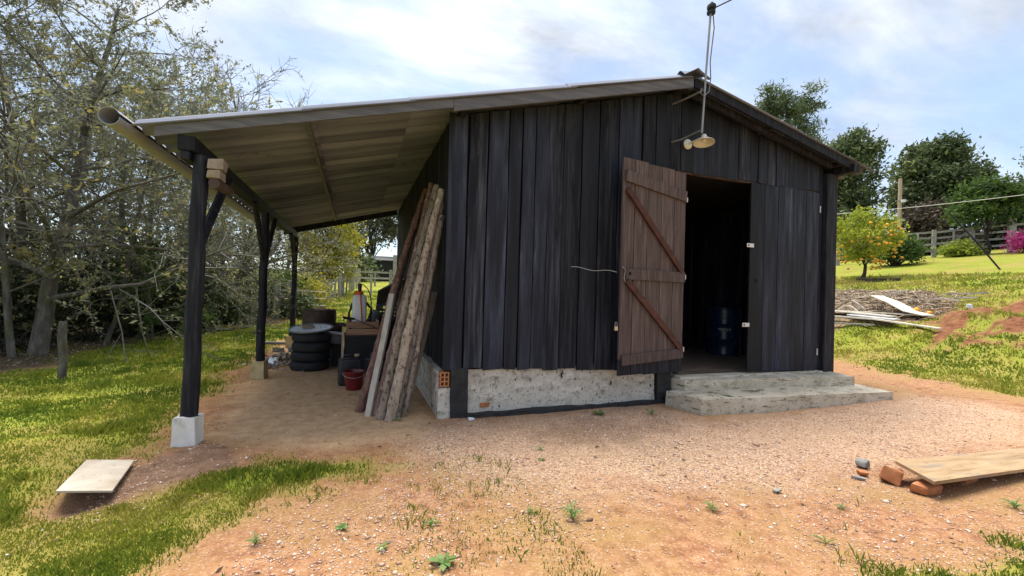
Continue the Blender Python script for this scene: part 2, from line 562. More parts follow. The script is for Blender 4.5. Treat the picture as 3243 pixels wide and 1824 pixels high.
M['floor'] = mk('worn_brown_floor', [(.25, (.09, .06, .045)), (.55, (.17, .12, .09)), (.8, (.26, .2, .16))], scale=(3, 12, 3), rough=.85, bump=.2)
M['whitebase'] = mk('whitewashed_concrete', [(.2, (.42, .39, .34)), (.38, (.7, .68, .64)), (.7, (.82, .81, .78))], scale=(9, 9, 6), rough=.9, bump=.5, bdist=.01,
                    bscale=(60, 60, 60), stains=[((.3, .2, .12), (14, 14, 10), .63, .76)])
M['yellowbase'] = mk('yellowed_concrete', [(.25, (.33, .24, .11)), (.55, (.52, .41, .22)), (.8, (.63, .52, .33))], scale=(9, 9, 5), rough=.9, bump=.5, bdist=.01,
                     bscale=(60, 60, 60), stains=[((.12, .1, .06), (12, 12, 12), .62, .75)])
M['bitumen'] = mk('black_bitumen', [(.3, (.012, .012, .014)), (.8, (.05, .05, .052))], scale=(9, 9, 9), rough=.75, bump=.5, bdist=.01)
M['brick'] = mk('orange_brick', [(.25, (.3, .11, .045)), (.55, (.46, .19, .085)), (.8, (.57, .28, .14))], scale=(14, 14, 14), rough=.92, bump=.5, bdist=.006, rand=.15)
M['tanbrick'] = mk('tan_block', [(.25, (.2, .15, .115)), (.55, (.31, .25, .2)), (.8, (.39, .33, .28))], scale=(14, 14, 14), rough=.9, bump=.5, bdist=.006, rand=.12)
M['rubber'] = mk('old_rubber', [(.3, (.012, .012, .014)), (.6, (.024, .024, .028)), (.85, (.05, .048, .05))], scale=(10, 10, 16), rough=.72, bump=.3, bdist=.004, rand=.15)
M['rust'] = mk('rusty_steel', [(.25, (.035, .022, .02)), (.5, (.075, .046, .04)), (.75, (.13, .085, .07))], scale=(5, 5, 4), rough=.75, bump=.3, bdist=.004, spec=.35,
               stains=[((.22, .17, .15), (9, 9, 6), .64, .76)])
M['lidwhite'] = mk('white_enamel', [(.3, (.62, .66, .72)), (.7, (.78, .81, .86))], scale=(5, 5, 5), rough=.4, bump=.05, spec=.5)
M['lidrim'] = mk('dull_green_rim', [(.3, (.16, .19, .17)), (.7, (.27, .3, .28))], rough=.5, bump=.05)
M['woodtan'] = mk('sawn_crate_wood', [(.25, (.2, .1, .06)), (.55, (.36, .2, .13)), (.8, (.46, .28, .19))], scale=(4, 40, 40), rough=.8, bump=.3, bdist=.003, rand=.12)
M['woodpale'] = mk('pale_crate_wood', [(.25, (.36, .25, .17)), (.7, (.58, .45, .33))], scale=(40, 40, 4), rough=.8, bump=.3, bdist=.003)
M['blackbox'] = mk('black_painted_panel', [(.3, (.01, .0095, .012)), (.7, (.022, .021, .024))], scale=(6, 6, 6), rough=.6, bump=.1, stains=[((.08, .08, .08), (60, 60, 60), .72, .78)])
M['whiteplastic'] = mk('white_plastic_tank', [(.3, (.72, .74, .78)), (.7, (.8, .81, .84))], scale=(4, 4, 4), rough=.35, bump=0, spec=.5)
M['orangeplastic'] = mk('orange_plastic', [(.3, (.62, .08, .02)), (.7, (.75, .12, .03))], rough=.4, bump=0, spec=.5)
M['blackplastic'] = mk('black_plastic', [(.3, (.008, .008, .009)), (.7, (.018, .018, .02))], rough=.45, bump=0, spec=.5)
M['canplastic'] = mk('dusty_black_can', [(.3, (.012, .012, .015)), (.7, (.028, .028, .034))], scale=(8, 8, 8), rough=.45, bump=.05, spec=.5,
                     stains=[((.38, .4, .44), (30, 30, 40), .66, .71)])
M['redplastic'] = mk('dark_red_plastic', [(.3, (.12, .008, .011)), (.7, (.19, .015, .018))], scale=(6, 6, 6), rough=.35, bump=.02, spec=.5)
M['blueplastic'] = mk('blue_plastic', [(.3, (.012, .035, .09)), (.7, (.025, .06, .14))], rough=.45, bump=0)
M['greymetal'] = mk('grey_metal', [(.25, (.07, .07, .075)), (.6, (.14, .138, .14)), (.85, (.22, .21, .2))], scale=(7, 7, 7), rough=.6, bump=.1, spec=.4)
M['palemetal'] = mk('pale_enamel_worn', [(.25, (.24, .21, .18)), (.6, (.45, .41, .36)), (.85, (.55, .51, .46))], scale=(9, 9, 9), rough=.5, bump=.1)
M['galv'] = mk('galvanised_pipe', [(.3, (.2, .2, .2)), (.7, (.34, .335, .32))], scale=(9, 9, 3), rough=.45, bump=.05, metal=.35, spec=.5)
M['lampcream'] = mk('cream_lamp_enamel', [(.3, (.62, .58, .46)), (.7, (.75, .72, .62))], rough=.4, bump=.02, spec=.5)
M['cable'] = mk('black_cable', [(.3, (.012, .012, .014)), (.7, (.03, .03, .034))], rough=.6, bump=0)
M['wire'] = mk('grey_wire', [(.3, (.3, .3, .31)), (.7, (.45, .44, .44))], rough=.5, bump=0, metal=.4)
M['hasp'] = mk('white_hasp', [(.3, (.6, .58, .55)), (.7, (.72, .7, .68))], rough=.5, bump=0)
M['brass'] = mk('brass_padlock', [(.3, (.45, .36, .22)), (.7, (.6, .5, .34))], rough=.4, bump=0, metal=.5)
M['drumblue'] = mk('blue_drum_paint', [(.3, (.004, .015, .045)), (.7, (.008, .028, .075))], rough=.28, bump=.02, spec=.6)
M['drumdark'] = mk('dark_drum_paint', [(.3, (.006, .006, .014)), (.7, (.014, .013, .026))], rough=.35, bump=.02, spec=.5)
M['print'] = mk('white_print', [(.3, (.7, .7, .7)), (.7, (.8, .8, .8))], rough=.5, bump=0)
M['chipboard'] = mk('cream_panel', [(.3, (.36, .29, .21)), (.55, (.5, .43, .35)), (.8, (.6, .54, .46))], scale=(5, 5, 5), rough=.75, bump=.15, bdist=.003,
                    stains=[((.3, .19, .1), (16, 16, 16), .6, .72)])
M['plank'] = mk('yellow_plank', [(.25, (.19, .12, .06)), (.45, (.33, .22, .12)), (.7, (.44, .31, .18)), (.85, (.52, .39, .24))], scale=(1.8, 16, 16), rough=.75, bump=.3, bdist=.004,
                stains=[((.2, .17, .14), (3, 9, 9), .5, .72), ((.1, .07, .045), (9, 30, 30), .6, .72)])
M['stone'] = mk('grey_stone', [(.25, (.13, .13, .12)), (.6, (.3, .295, .28)), (.85, (.42, .41, .39))], scale=(14, 14, 14), rough=.92, bump=.6, bdist=.01, rand=.2)
M['oldwood'] = mk('weathered_fence_wood', [(.25, (.16, .15, .135)), (.55, (.34, .325, .3)), (.8, (.48, .46, .43))], scale=(18, 18, 2.5), rough=.9, bump=.5, bdist=.006, rand=.2,
                  stains=[((.12, .13, .06), (7, 7, 5), .58, .72)])
M['oldrail'] = mk('weathered_rail_wood', [(.25, (.18, .17, .15)), (.55, (.38, .36, .33)), (.8, (.52, .5, .46))], scale=(4, 12, 18), rough=.9, bump=.5, bdist=.006, rand=.2)
M['debriswood'] = mk('bleached_wood', [(.25, (.42, .37, .29)), (.55, (.64, .59, .5)), (.8, (.76, .73, .66))], scale=(12, 5, 12), rough=.85, bump=.3, bdist=.004, rand=.2)
M['bark'] = mk('lichen_bark', [(.25, (.045, .038, .032)), (.5, (.11, .1, .085)), (.72, (.2, .19, .165)), (.9, (.3, .295, .26))], scale=(12, 12, 4), rough=.95, bump=.8, bdist=.02,
               stains=[((.1, .105, .03), (3, 3, 2), .52, .66)])
M['twig'] = mk('grey_twig_bark', [(.25, (.09, .083, .076)), (.55, (.19, .18, .165)), (.85, (.31, .3, .28))], scale=(4, 4, 4), rough=.95, bump=0)
M['dtwig'] = mk('dark_bark', [(.25, (.025, .02, .017)), (.55, (.055, .046, .04)), (.85, (.1, .09, .08))], scale=(5, 5, 3), rough=.95, bump=.4, bdist=.02)
M['fruit'] = mk('orange_fruit', [(.3, (.82, .34, .02)), (.7, (.9, .47, .04))], scale=(9, 9, 9), rough=.45, bump=.1, bdist=.002, spec=.5)
M['leaf_olive'] = leaf_mat('olive_leaf', [(0, (.13, .14, .1)), (.35, (.195, .21, .13)), (.65, (.255, .265, .135)), (.88, (.34, .295, .1)), (1, (.41, .33, .11))])
M['leaf_dark'] = leaf_mat('dark_leaf', [(0, (.04, .06, .03)), (.5, (.1, .135, .058)), (.85, (.19, .23, .09)), (1, (.27, .29, .12))], .35)
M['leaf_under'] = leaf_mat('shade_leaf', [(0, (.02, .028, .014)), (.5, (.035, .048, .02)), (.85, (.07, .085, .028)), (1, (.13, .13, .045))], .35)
M['leaf_green'] = leaf_mat('green_leaf', [(0, (.04, .075, .018)), (.5, (.075, .13, .03)), (.85, (.12, .18, .04)), (1, (.2, .24, .06))], .45)
M['leaf_yellow'] = leaf_mat('yellow_green_leaf', [(0, (.2, .2, .03)), (.5, (.36, .33, .04)), (.85, (.52, .43, .045)), (1, (.62, .48, .06))], .5)
M['leaf_mand'] = leaf_mat('citrus_leaf', [(0, (.11, .17, .022)), (.4, (.25, .31, .035)), (.8, (.44, .45, .05)), (1, (.58, .52, .07))], .45)
M['leaf_lime'] = leaf_mat('lime_leaf', [(0, (.14, .2, .03)), (.5, (.24, .3, .04)), (1, (.36, .4, .06))], .5)
M['leaf_brown'] = leaf_mat('brown_shrub_leaf', [(0, (.04, .03, .022)), (.5, (.075, .058, .04)), (1, (.13, .105, .07))], .3)
M['leaf_far'] = leaf_mat('far_leaf', [(0, (.06, .08, .06)), (.5, (.11, .125, .09)), (.85, (.18, .17, .1)), (1, (.25, .2, .12))], .45)
M['petal'] = leaf_mat('magenta_petal', [(0, (.06, .08, .03)), (.2, (.28, .02, .12)), (.7, (.5, .05, .25)), (1, (.65, .12, .38))], .3)
M['grass'] = leaf_mat('lawn_blade', [(0, (.09, .15, .018)), (.3, (.175, .235, .027)), (.6, (.28, .3, .038)), (.82, (.38, .34, .065)), (1, (.48, .39, .13))], .4)
M['weed'] = leaf_mat('weed_leaf', [(0, (.07, .14, .03)), (.5, (.13, .23, .06)), (1, (.22, .32, .12))], .35)
M['straw'] = leaf_mat('dry_stick', [(0, (.1, .065, .045)), (.3, (.28, .2, .14)), (.65, (.5, .4, .29)), (1, (.68, .59, .46))], .1)
M['pebble'] = leaf_mat('pebble', [(0, (.14, .075, .05)), (.25, (.32, .18, .12)), (.55, (.5, .33, .24)), (.8, (.62, .47, .37)), (1, (.74, .63, .55))], 0)


def pole_mat(name, a, b, c, stain=None):
    return mk(name, [(.25, a), (.5, b), (.8, c)], scale=(16, 16, 3.5), rough=.9, bump=.8, bdist=.008, spec=.2,
              stains=[(stain, (34, 34, 20), .52, .62), (tuple(min(.75, q * 1.35) for q in c), (15, 15, 6), .6, .7)] if stain else ())


# ground: colours of soil, gravel, sand and turf mixed by painted cover maps of where each really lies
def ground_mat():
    m, nt, b = base_mat('ground_cover'); N, L = nt.nodes, nt.links
    geo = N.new('ShaderNodeNewGeometry')
    pos = geo.outputs['Position']
    fine = noise_node(nt, pos, 70, 4, .7)
    mid = noise_node(nt, pos, 9, 6, .65)
    big = noise_node(nt, pos, 1.3, 5, .6)
    vor = N.new('ShaderNodeTexVoronoi'); vor.inputs['Scale'].default_value = 95; L.new(pos, vor.inputs['Vector'])
    vcol = N.new('ShaderNodeSeparateColor'); L.new(vor.outputs['Color'], vcol.inputs[0])

    def mix(f, a, bb, mode='MIX'):
        x = N.new('ShaderNodeMix'); x.data_type = 'RGBA'; x.blend_type = mode
        for s, v in (('Factor', f), ('A', a), ('B', bb)):
            if isinstance(v, tuple): x.inputs[s].default_value = (*v, 1)
            elif isinstance(v, (int, float)): x.inputs[s].default_value = v
            else: L.new(v, x.inputs[s])
        return x.outputs['Result']

    soil = ramp_node(nt, [(.3, (.14, .06, .03)), (.43, (.26, .12, .06)), (.56, (.35, .18, .09)), (.8, (.45, .275, .16))])
    L.new(mid.outputs['Fac'], soil.inputs[0])
    och = ramp_node(nt, [(.35, (.25, .14, .055)), (.65, (.36, .215, .095))]); L.new(fine.outputs['Fac'], och.inputs[0])
    bigr = ramp_node(nt, [(.42, (0, 0, 0)), (.62, (1, 1, 1))]); L.new(big.outputs['Fac'], bigr.inputs[0])
    base = mix(bigr.outputs[0], soil.outputs[0], och.outputs[0])
    grv = ramp_node(nt, [(0, (.15, .08, .055)), (.3, (.33, .185, .125)), (.6, (.47, .295, .205)), (.85, (.57, .41, .31)), (1, (.66, .54, .45))])
    L.new(vcol.outputs[0], grv.inputs[0])
    sand = ramp_node(nt, [(.3, (.45, .265, .13)), (.55, (.6, .395, .22)), (.8, (.68, .49, .31))]); L.new(mid.outputs['Fac'], sand.inputs[0])
    red = ramp_node(nt, [(.3, (.085, .035, .018)), (.5, (.18, .073, .036)), (.65, (.25, .11, .055)), (.8, (.34, .18, .1))]); L.new(mid.outputs['Fac'], red.inputs[0])
    dig = ramp_node(nt, [(.3, (.12, .07, .045)), (.55, (.23, .14, .092)), (.8, (.33, .21, .14))]); L.new(mid.outputs['Fac'], dig.inputs[0])
    turf = ramp_node(nt, [(.28, (.1, .13, .018)), (.45, (.19, .215, .027)), (.58, (.25, .26, .036)), (.8, (.32, .285, .06))])
    tm = N.new('ShaderNodeMath'); tm.operation = 'MULTIPLY_ADD'; tm.inputs[1].default_value = .55
    L.new(fine.outputs['Fac'], tm.inputs[0])
    tb = N.new('ShaderNodeMath'); tb.operation = 'MULTIPLY'; tb.inputs[1].default_value = .45; L.new(big.outputs['Fac'], tb.inputs[0])
    L.new(tb.outputs[0], tm.inputs[2]); L.new(tm.outputs[0], turf.inputs[0])
    strw = ramp_node(nt, [(.3, (.13, .085, .055)), (.6, (.3, .215, .14)), (.8, (.42, .33, .23))]); L.new(fine.outputs['Fac'], strw.inputs[0])
    litter = ramp_node(nt, [(.3, (.03, .022, .016)), (.6, (.075, .055, .037)), (.8, (.13, .1, .065))]); L.new(fine.outputs['Fac'], litter.inputs[0])
    a1 = N.new('ShaderNodeAttribute'); a1.attribute_name = 'cov_a'
    a2 = N.new('ShaderNodeAttribute'); a2.attribute_name = 'cov_b'
    s1 = N.new('ShaderNodeSeparateColor'); s2 = N.new('ShaderNodeSeparateColor')
    L.new(a1.outputs['Color'], s1.inputs[0]); L.new(a2.outputs['Color'], s2.inputs[0])
    # scattered stone in the plain soil too
    sp = ramp_node(nt, [(.62, (0, 0, 0)), (.72, (1, 1, 1))]); L.new(vcol.outputs[1], sp.inputs[0])
    spk = N.new('ShaderNodeMath'); spk.operation = 'MULTIPLY'; spk.inputs[1].default_value = .3
    L.new(sp.outputs[0], spk.inputs[0])
    c = mix(spk.outputs[0], base, grv.outputs[0])
    c = mix(s1.outputs[1], c, mix(.72, sand.outputs[0], grv.outputs[0]))     # gravel
    c = mix(s1.outputs[2], c, mix(.15, sand.outputs[0], grv.outputs[0]))     # sand
    c = mix(s2.outputs[0], c, red.outputs[0])      # bank
    c = mix(s2.outputs[1], c, dig.outputs[0])      # dug / dark soil
    mossr = ramp_node(nt, [(.48, (0, 0, 0)), (.66, (.5, .5, .5))]); L.new(noise_node(nt, pos, 2.3, 5, .6).outputs['Fac'], mossr.inputs[0])
    gm = N.new('ShaderNodeMath'); gm.operation = 'MAXIMUM'; L.new(s1.outputs[0], gm.inputs[0]); gm.inputs[1].default_value = 0
    c = mix(gm.outputs[0], c, turf.outputs[0])     # turf
    c = mix(s2.outputs[2], c, strw.outputs[0])
    a3 = N.new('ShaderNodeAttribute'); a3.attribute_name = 'cov_c'
    c = mix(a3.outputs['Fac'], c, litter.outputs[0])
    L.new(c, b.inputs['Base Color'])
    b.inputs['Roughness'].default_value = .95; b.inputs['Specular IOR Level'].default_value = .12
    bp = N.new('ShaderNodeBump'); bp.inputs['Strength'].default_value = .55; bp.inputs['Distance'].default_value = .012
    ad = N.new('ShaderNodeMath'); ad.operation = 'MULTIPLY_ADD'; ad.inputs[1].default_value = .8
    L.new(fine.outputs['Fac'], ad.inputs[0]); L.new(vor.outputs['Distance'], ad.inputs[2])
    L.new(ad.outputs[0], bp.inputs['Height']); L.new(bp.outputs[0], b.inputs['Normal'])
    return m


def axis(lo, hi, flo, fhi, fine, grow=1.09):
    a = list(np.arange(flo, fhi, fine)); s = fine; x = fhi
    while x < hi:
        a.append(x); s *= grow; x += s
    a.append(hi); s = fine; x = flo; p = []
    while x > lo:
        s *= grow; x -= s; p.append(max(x, lo))
    return np.array(sorted(set(p)) + a)


gx = axis(-150, 260, -3.2, 6.5, .045, 1.035); gy = axis(-60, 320, 1.0, 6.0, .045, 1.035)
XX, YY = np.meshgrid(gx, gy)
fx, fy = XX.ravel(), YY.ravel()
V = np.stack([fx, fy, gz(fx, fy)], 1)
ny, nx = XX.shape
idx = np.arange(nx * ny).reshape(ny, nx)
Fq = np.stack([idx[:-1, :-1].ravel(), idx[:-1, 1:].ravel(), idx[1:, 1:].ravel(), idx[1:, :-1].ravel()], 1)
gme = np_mesh('ground', V, Fq, ground_mat(), smooth=True)
cv = cover(fx, fy)
for nm, ch in (('cov_a', (cv['grass'], cv['grav'], cv['sand'])), ('cov_b', (cv['bank'], np.maximum(cv['dig'], cv['darkg'] * .55), cv['straw']))):
    a = gme.attributes.new(nm, 'FLOAT_COLOR', 'POINT')
    a.data.foreach_set('color', np.stack([*ch, np.ones_like(fx)], 1).astype(np.float32).ravel())
a = gme.attributes.new('cov_c', 'FLOAT', 'POINT')
a.data.foreach_set('value', cv['forest'].astype(np.float32))
ground = link(bpy.data.objects.new('ground', gme)); ground['kind'] = 'structure'

# ------------------------------------------------------------------ the shed
YF = 4.683            # front wall
YB = 10.9             # back wall
XL, XR = 0.95, 7.0
RX, RZ = 3.98, 4.19   # ridge
SL, SR = .268, .226   # roof pitch left / right
YR0, YR1 = 4.37, 11.37


def zroof(x):
    return RZ - (RX - x) * SL if x < RX else RZ - (x - RX) * SR


def zsid(x):          # the siding hangs lower to the right
    return .535 - .0345 * (x - .95)


shed = thing('wooden_shed', 'black weathered board shed with lean-to roof and open double door', 'shed', (XL, YF, 0))
rng = random.Random(11)


def board(name, x0, x1, z0, z1, y, th, mat, parent, topslope=0.0, axis='x', rings=4, wob=.004, outer=-1):
    """upright board; front face towards -y (axis x) or towards -x (axis y). rings along its length wobble a little"""
    V = []; F = []
    tw = rng.uniform(-.004, .004)
    for k in range(rings + 1):
        t = k / rings
        a0 = x0 + (rng.uniform(-wob, wob) if 0 < k < rings else 0); a1 = x1 + (rng.uniform(-wob, wob) if 0 < k < rings else 0)
        f0 = y + rng.uniform(-.003, .003) + tw; f1 = y + rng.uniform(-.003, .003) - tw
        zl = z0 + (z1 - z0) * t; zr = zl + (topslope * (x1 - x0) * t)
        if k == 0:
            zl += rng.uniform(-.008, .008); zr += rng.uniform(-.008, .008)
        ring = [(a0, f0, zl), (a1, f1, zr), (a1, f1 + th, zr), (a0, f0 + th, zl)]
        if axis == 'y': ring = [(q[1], q[0], q[2]) for q in ring]
        V += ring
    for k in range(rings):
        for j in range(4):
            j2 = (j + 1) % 4
            F.append((k * 4 + j, k * 4 + j2, k * 4 + 4 + j2, k * 4 + 4 + j))
    F.append((3, 2, 1, 0)); e = rings * 4; F.append((e, e + 1, e + 2, e + 3))
    return MB().add(V, F).build(name, mat, parent)


# front wall boards
seams = [.955, 1.142, 1.369, 1.619, 1.774, 1.95, 2.115, 2.311, 2.557, 2.805, 3.079, 3.27, 3.427, 3.63, 3.857, 4.03]
for a, b_ in zip(seams[:-1], seams[1:]):
    zt = zroof(a) - .075
    dz = rng.choice([0, 0, .012, -.01]) - (.02 if a > 3 else 0)
    g_ = rng.choice([.003, .005, .008, .011])
    board('wall_board', a + g_, b_ - g_, zsid((a + b_) / 2) + dz, zt, YF + rng.choice([-.006, 0, 0, .006, .01]), .022, M['board_worn'] if round(a, 3) in (1.142, 2.115, 2.311, 2.805, 3.427, 3.857) else M['board'], shed, topslope=SL, rings=6)
gs = [4.03, 4.257, 4.433, 4.606, 4.846, 5.05, 5.258, 5.424, 5.602, 5.783, 5.936, 6.18, 6.42, 6.675, 6.78]
for a, b_ in zip(gs[:-1], gs[1:]):
    m_ = (a + b_) / 2
    zt = zroof(a) - .075
    sl = (zroof(b_) - zroof(a)) / (b_ - a)
    board('wall_board', a + .003, b_ - .003, 3.075 + rng.uniform(-.012, .012), zt, YF + rng.choice([-.005, 0, .004, .008]), .022, M['board_worn'] if round(a, 3) in (4.433, 5.05, 5.602) else M['board'], shed, topslope=sl, rings=3)
# dark lining inside, so that board gaps show black
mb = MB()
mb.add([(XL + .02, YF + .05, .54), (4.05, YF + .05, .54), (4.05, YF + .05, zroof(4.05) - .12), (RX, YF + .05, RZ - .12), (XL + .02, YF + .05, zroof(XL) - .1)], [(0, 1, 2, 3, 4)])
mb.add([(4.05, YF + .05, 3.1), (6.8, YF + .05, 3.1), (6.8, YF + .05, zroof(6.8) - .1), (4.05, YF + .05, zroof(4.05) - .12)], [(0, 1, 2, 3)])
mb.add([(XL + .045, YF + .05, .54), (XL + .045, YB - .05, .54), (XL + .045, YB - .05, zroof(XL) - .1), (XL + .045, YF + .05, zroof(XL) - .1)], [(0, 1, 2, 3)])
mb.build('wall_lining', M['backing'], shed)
MB().add([(XL + .06, YF + .12, 3.12), (XR - .08, YF + .12, 3.12), (XR - .08, YB - .03, 3.12), (XL + .06, YB - .03, 3.12)], [(0, 1, 2, 3)]).build('added_dark_ceiling', M['backing'], shed)  # added flat black sheet, hides the lit roof underside and keeps the doorway dark
# left side wall boards (under the lean-to), right and back walls
y = YF + .012
while y < YB - .05:
    w = min(rng.uniform(.19, .29), YB - y)
    board('wall_board', y + .003, y + w - .003, .5 + rng.uniform(-.02, .02), zroof(XL) - .07, XL + rng.choice([0, .004, .008]), .022, M['board'], shed, axis='y')
    y += w
y = YF + .15
while y < YB - .05:
    w = min(rng.uniform(.22, .3), YB - y)
    board('wall_board', y + .003, y + w - .003, .3, zroof(XR) - .07, XR - .03, .022, M['board'], shed, axis='y', rings=2)
    y += w
x = XL + .03
while x < XR - .06:
    w = min(rng.uniform(.22, .3), XR - .04 - x)
    sl = (zroof(x + w) - zroof(x)) / w
    board('wall_board', x + .001, x + w - .001, .2, zroof(x) - .06, YB - .01, .022, M['board'], shed, topslope=sl, rings=2)
    x += w
# corner posts, jamb, lintel
MB().box((6.885, YF + .01, 1.83), (.225, .16, 3.06)).build('corner_post', M['black_post'], shed, bevel=.012)
MB().box((6.715, YF + .03, 1.72), (.09, .06, 2.74)).build('door_jamb', M['black_post'], shed)
MB().box((4.075, YF + .045, 1.72), (.06, .05, 2.7)).build('door_jamb', M['black_post'], shed)
MB().bar((4.0, YF + .045, 3.105), (6.78, YF + .045, 3.105), .05, .09).build('lintel', M['rust'], shed)
MB().box((.948, YF - .012, 1.93), (.06, .018, 2.8)).build('corner_trim', M['board'], shed)
MB().bar((XL + .1, YF + .13, zroof(XL + .1) - .2), (RX, YF + .13, RZ - .2), .08, .12).build('rafter', M['black_post'], shed)
MB().bar((RX, YF + .13, RZ - .2), (XR, YF + .13, zroof(XR) - .2), .08, .12).build('rafter', M['black_post'], shed)

# plinth: plaster panel, side wall, foundation posts, bitumen skirt, broken hollow brick
rough_block('plinth', [(1.215, YF + .045), (3.74, YF + .045), (3.74, YF + .2), (1.215, YF + .2)], -.1, .52, M['plaster'], shed, cuts=18, amp=.012, fq=4)
rough_block('plinth', [(.885, YF + .085), (1.0, YF + .085), (1.0, YB), (.885, YB)], -.1, .5, M['plaster'], shed, cuts=12, amp=.015, fq=3, seed=2)
rough_block('plinth', [(.885, YF + .02), (1.02, YF + .02), (1.02, YF + .09), (.885, YF + .09)], -.1, .33, M['plaster'], shed, cuts=8, amp=.015, fq=6, seed=5)
MB().box((1.118, YF + .05, .24), (.2, .12, .6), jit=.008, rng=rng).build('foundation_post', M['bitumen'], shed, bevel=.01)
MB().box((3.86, YF + .06, .2), (.2, .12, .56), jit=.008, rng=rng).build('foundation_post', M['bitumen'], shed, bevel=.01)
rough_block('bitumen_skirt', [(1.2, YF - .055), (3.95, YF - .02), (3.95, YF + .1), (1.2, YF + .1)], -.1, .04, M['bitumen'], shed, cuts=20, amp=.035, fq=5, seed=8)
hb = MB()
x0, x1, z0, z1, yf, yb = .9, 1.005, .345, .505, YF + .012, YF + .09
for xx in (x0 + .008, (x0 + x1) / 2, x1 - .008): hb.box((xx, (yf + yb) / 2, (z0 + z1) / 2), (.014, yb - yf, z1 - z0))
for i in range(4): hb.box(((x0 + x1) / 2, (yf + yb) / 2 + .001, z0 + .008 + i * (z1 - z0 - .016) / 3), (x1 - x0 - .002, yb - yf - .004, .013))
hb.box(((x0 + x1) / 2, yb + .012, (z0 + z1) / 2), (x1 - x0, .02, z1 - z0))
tag(hb.build('hollow_brick', M['brick'], shed), label='broken orange hollow brick showing six holes at plinth corner')
MB().box((1.42, YF + .036, .115), (.11, .02, .045), jit=.008, rng=rng).build('exposed_brick', M['brick'], shed, bevel=.006)
# floor slab and threshold
MB().box(((XL + XR) / 2 + .05, (YF + YB) / 2 + .1, .2), (XR - XL - .3, YB - YF - .25, .28)).build('floor_slab', M['floor'], shed)
MB().box((5.4, YF + .02, .3), (2.7, .2, .075), jit=.005, rng=rng).build('threshold', M['concrete'], shed, bevel=.01)

# doors
def door(parent, hinge, ang, width, z0, z1, nb, matb, matl, face):
    """plank door in its own frame: u runs from the hinge, v is the face normal. face=+1: ledges on the +v side"""
    d = bpy.data.objects.new('door', None)
    R = Matrix.Rotation(ang, 3, 'Z')

    def P(u, v, z): return R @ Vector((u, v, 0)) + Vector((hinge[0], hinge[1], z))

    u = 0
    parts = []
    ws = [rng.uniform(.8, 1.2) for _ in range(nb)]; sw = sum(ws)
    th = .026
    backer = None
    for i, w in enumerate(ws):
        w = w / sw * width
        dz = rng.uniform(-.012, .012); off = rng.uniform(-.003, .003)
        V = []; F = []
        for k in range(5):
            t = (0, .075, .35, .7, 1)[k]
            z = z0 + dz + (z1 - z0) * t
            a = u + .003 + rng.uniform(0, .003); b2 = u + w - .003 - rng.uniform(0, .003)
            V += [P(a, off, z), P(b2, off, z), P(b2, off + th, z), P(a, off + th, z)]
        for k in range(4):
            for j in range(4):
                j2 = (j + 1) % 4
                F.append((k * 4 + j, k * 4 + j2, k * 4 + 4 + j2, k * 4 + 4 + j))
        F += [(3, 2, 1, 0), (16, 17, 18, 19)]
        parts.append((V, F)); u += w
    return P, parts, th


def door_obj(label):
    # the door part itself carries its back ledges; boards and ironwork hang from it
    return label


# open leaf, folded back almost flat against the wall, inner face showing
hx_, hy_ = 4.085, YF - .03
fx_, fy_ = 2.975, 4.455
ang = math.atan2(fy_ - hy_, fx_ - hx_)
wdt = math.hypot(fx_ - hx_, fy_ - hy_)
P, parts, th = door(shed, (hx_, hy_), ang, wdt, .425, 3.045, 5, None, None, 1)
led = MB()


def dbar(mb, P, u0, z0, u1, z1, h, v, t):
    """board on a door face between two (u,z) points"""
    a = Vector((u0, z0)); b2 = Vector((u1, z1)); d = (b2 - a).normalized(); n = Vector((-d.y, d.x)) * h / 2
    c = [a + n, a - n, b2 - n, b2 + n]
    V = [P(q.x, v, q.y) for q in c] + [P(q.x, v + t, q.y) for q in c]
    mb.add(V, [(0, 1, 2, 3), (7, 6, 5, 4), (0, 4, 5, 1), (1, 5, 6, 2), (2, 6, 7, 3), (3, 7, 4, 0)])


dbar(led, P, .012, 2.72, wdt - .03, 2.835, .135, th + .004, .026)
door_l = led.build('door', M['brown_board'], shed)
tag(door_l, label='door leaf folded open with reddish ledges and zigzag braces')
led = MB(); dbar(led, P, .012, 1.655, wdt - .06, 1.655, .13, th + .004, .026); led.build('ledge', M['brown_board'], door_l)
led = MB(); dbar(led, P, .012, .66, wdt - .03, .62, .125, th + .004, .026); led.build('ledge', M['brown_board'], door_l)
led = MB(); dbar(led, P, wdt - .06, 2.67, .07, 1.73, .075, th + .004, .034); led.build('brace', M['red_ledge'], door_l)
led = MB(); dbar(led, P, wdt - .08, 1.575, .05, .72, .075, th + .004, .034); led.build('brace', M['red_ledge'], door_l)
for V_, F_ in parts:
    o = MB().add(V_, F_).build('door_board', M['brown_board'], door_l)
    o.data.materials.append(M['black_post'])
    for pg in o.data.polygons:
        if pg.center.z < .6: pg.material_index = 1
for z in (2.68, 1.66, .71):
    MB().add([], []).tube([P(0.0, th + .02, z - .03), P(0.0, th + .02, z + .03)], .01, 8).build('hinge', M['hasp'], door_l)
MB().tube([P(wdt - .12, th + .032, 1.66), P(wdt - .12, th + .0345, 1.66)], .022, 10).build('bolt_hole', M['backing'], door_l)
# wire tie from the open leaf to the wall
wp = []
for i in range(13):
    t = i / 12
    wp.append((2.93 - .5 * t, 4.44 + .21 * t, 1.67 + .045 * t + .012 * math.sin(t * 9)))
MB().tube(wp, .004, 5).build('wire_tie', M['wire'], door_l)
MB().tube([P(wdt - .02, th + .01, 1.74), P(wdt - .03, th + .045, 1.7), P(wdt - .025, th + .03, 1.6), P(wdt - .04, th + .04, 1.56)], .004, 5).build('wire_tie', M['wire'], door_l)
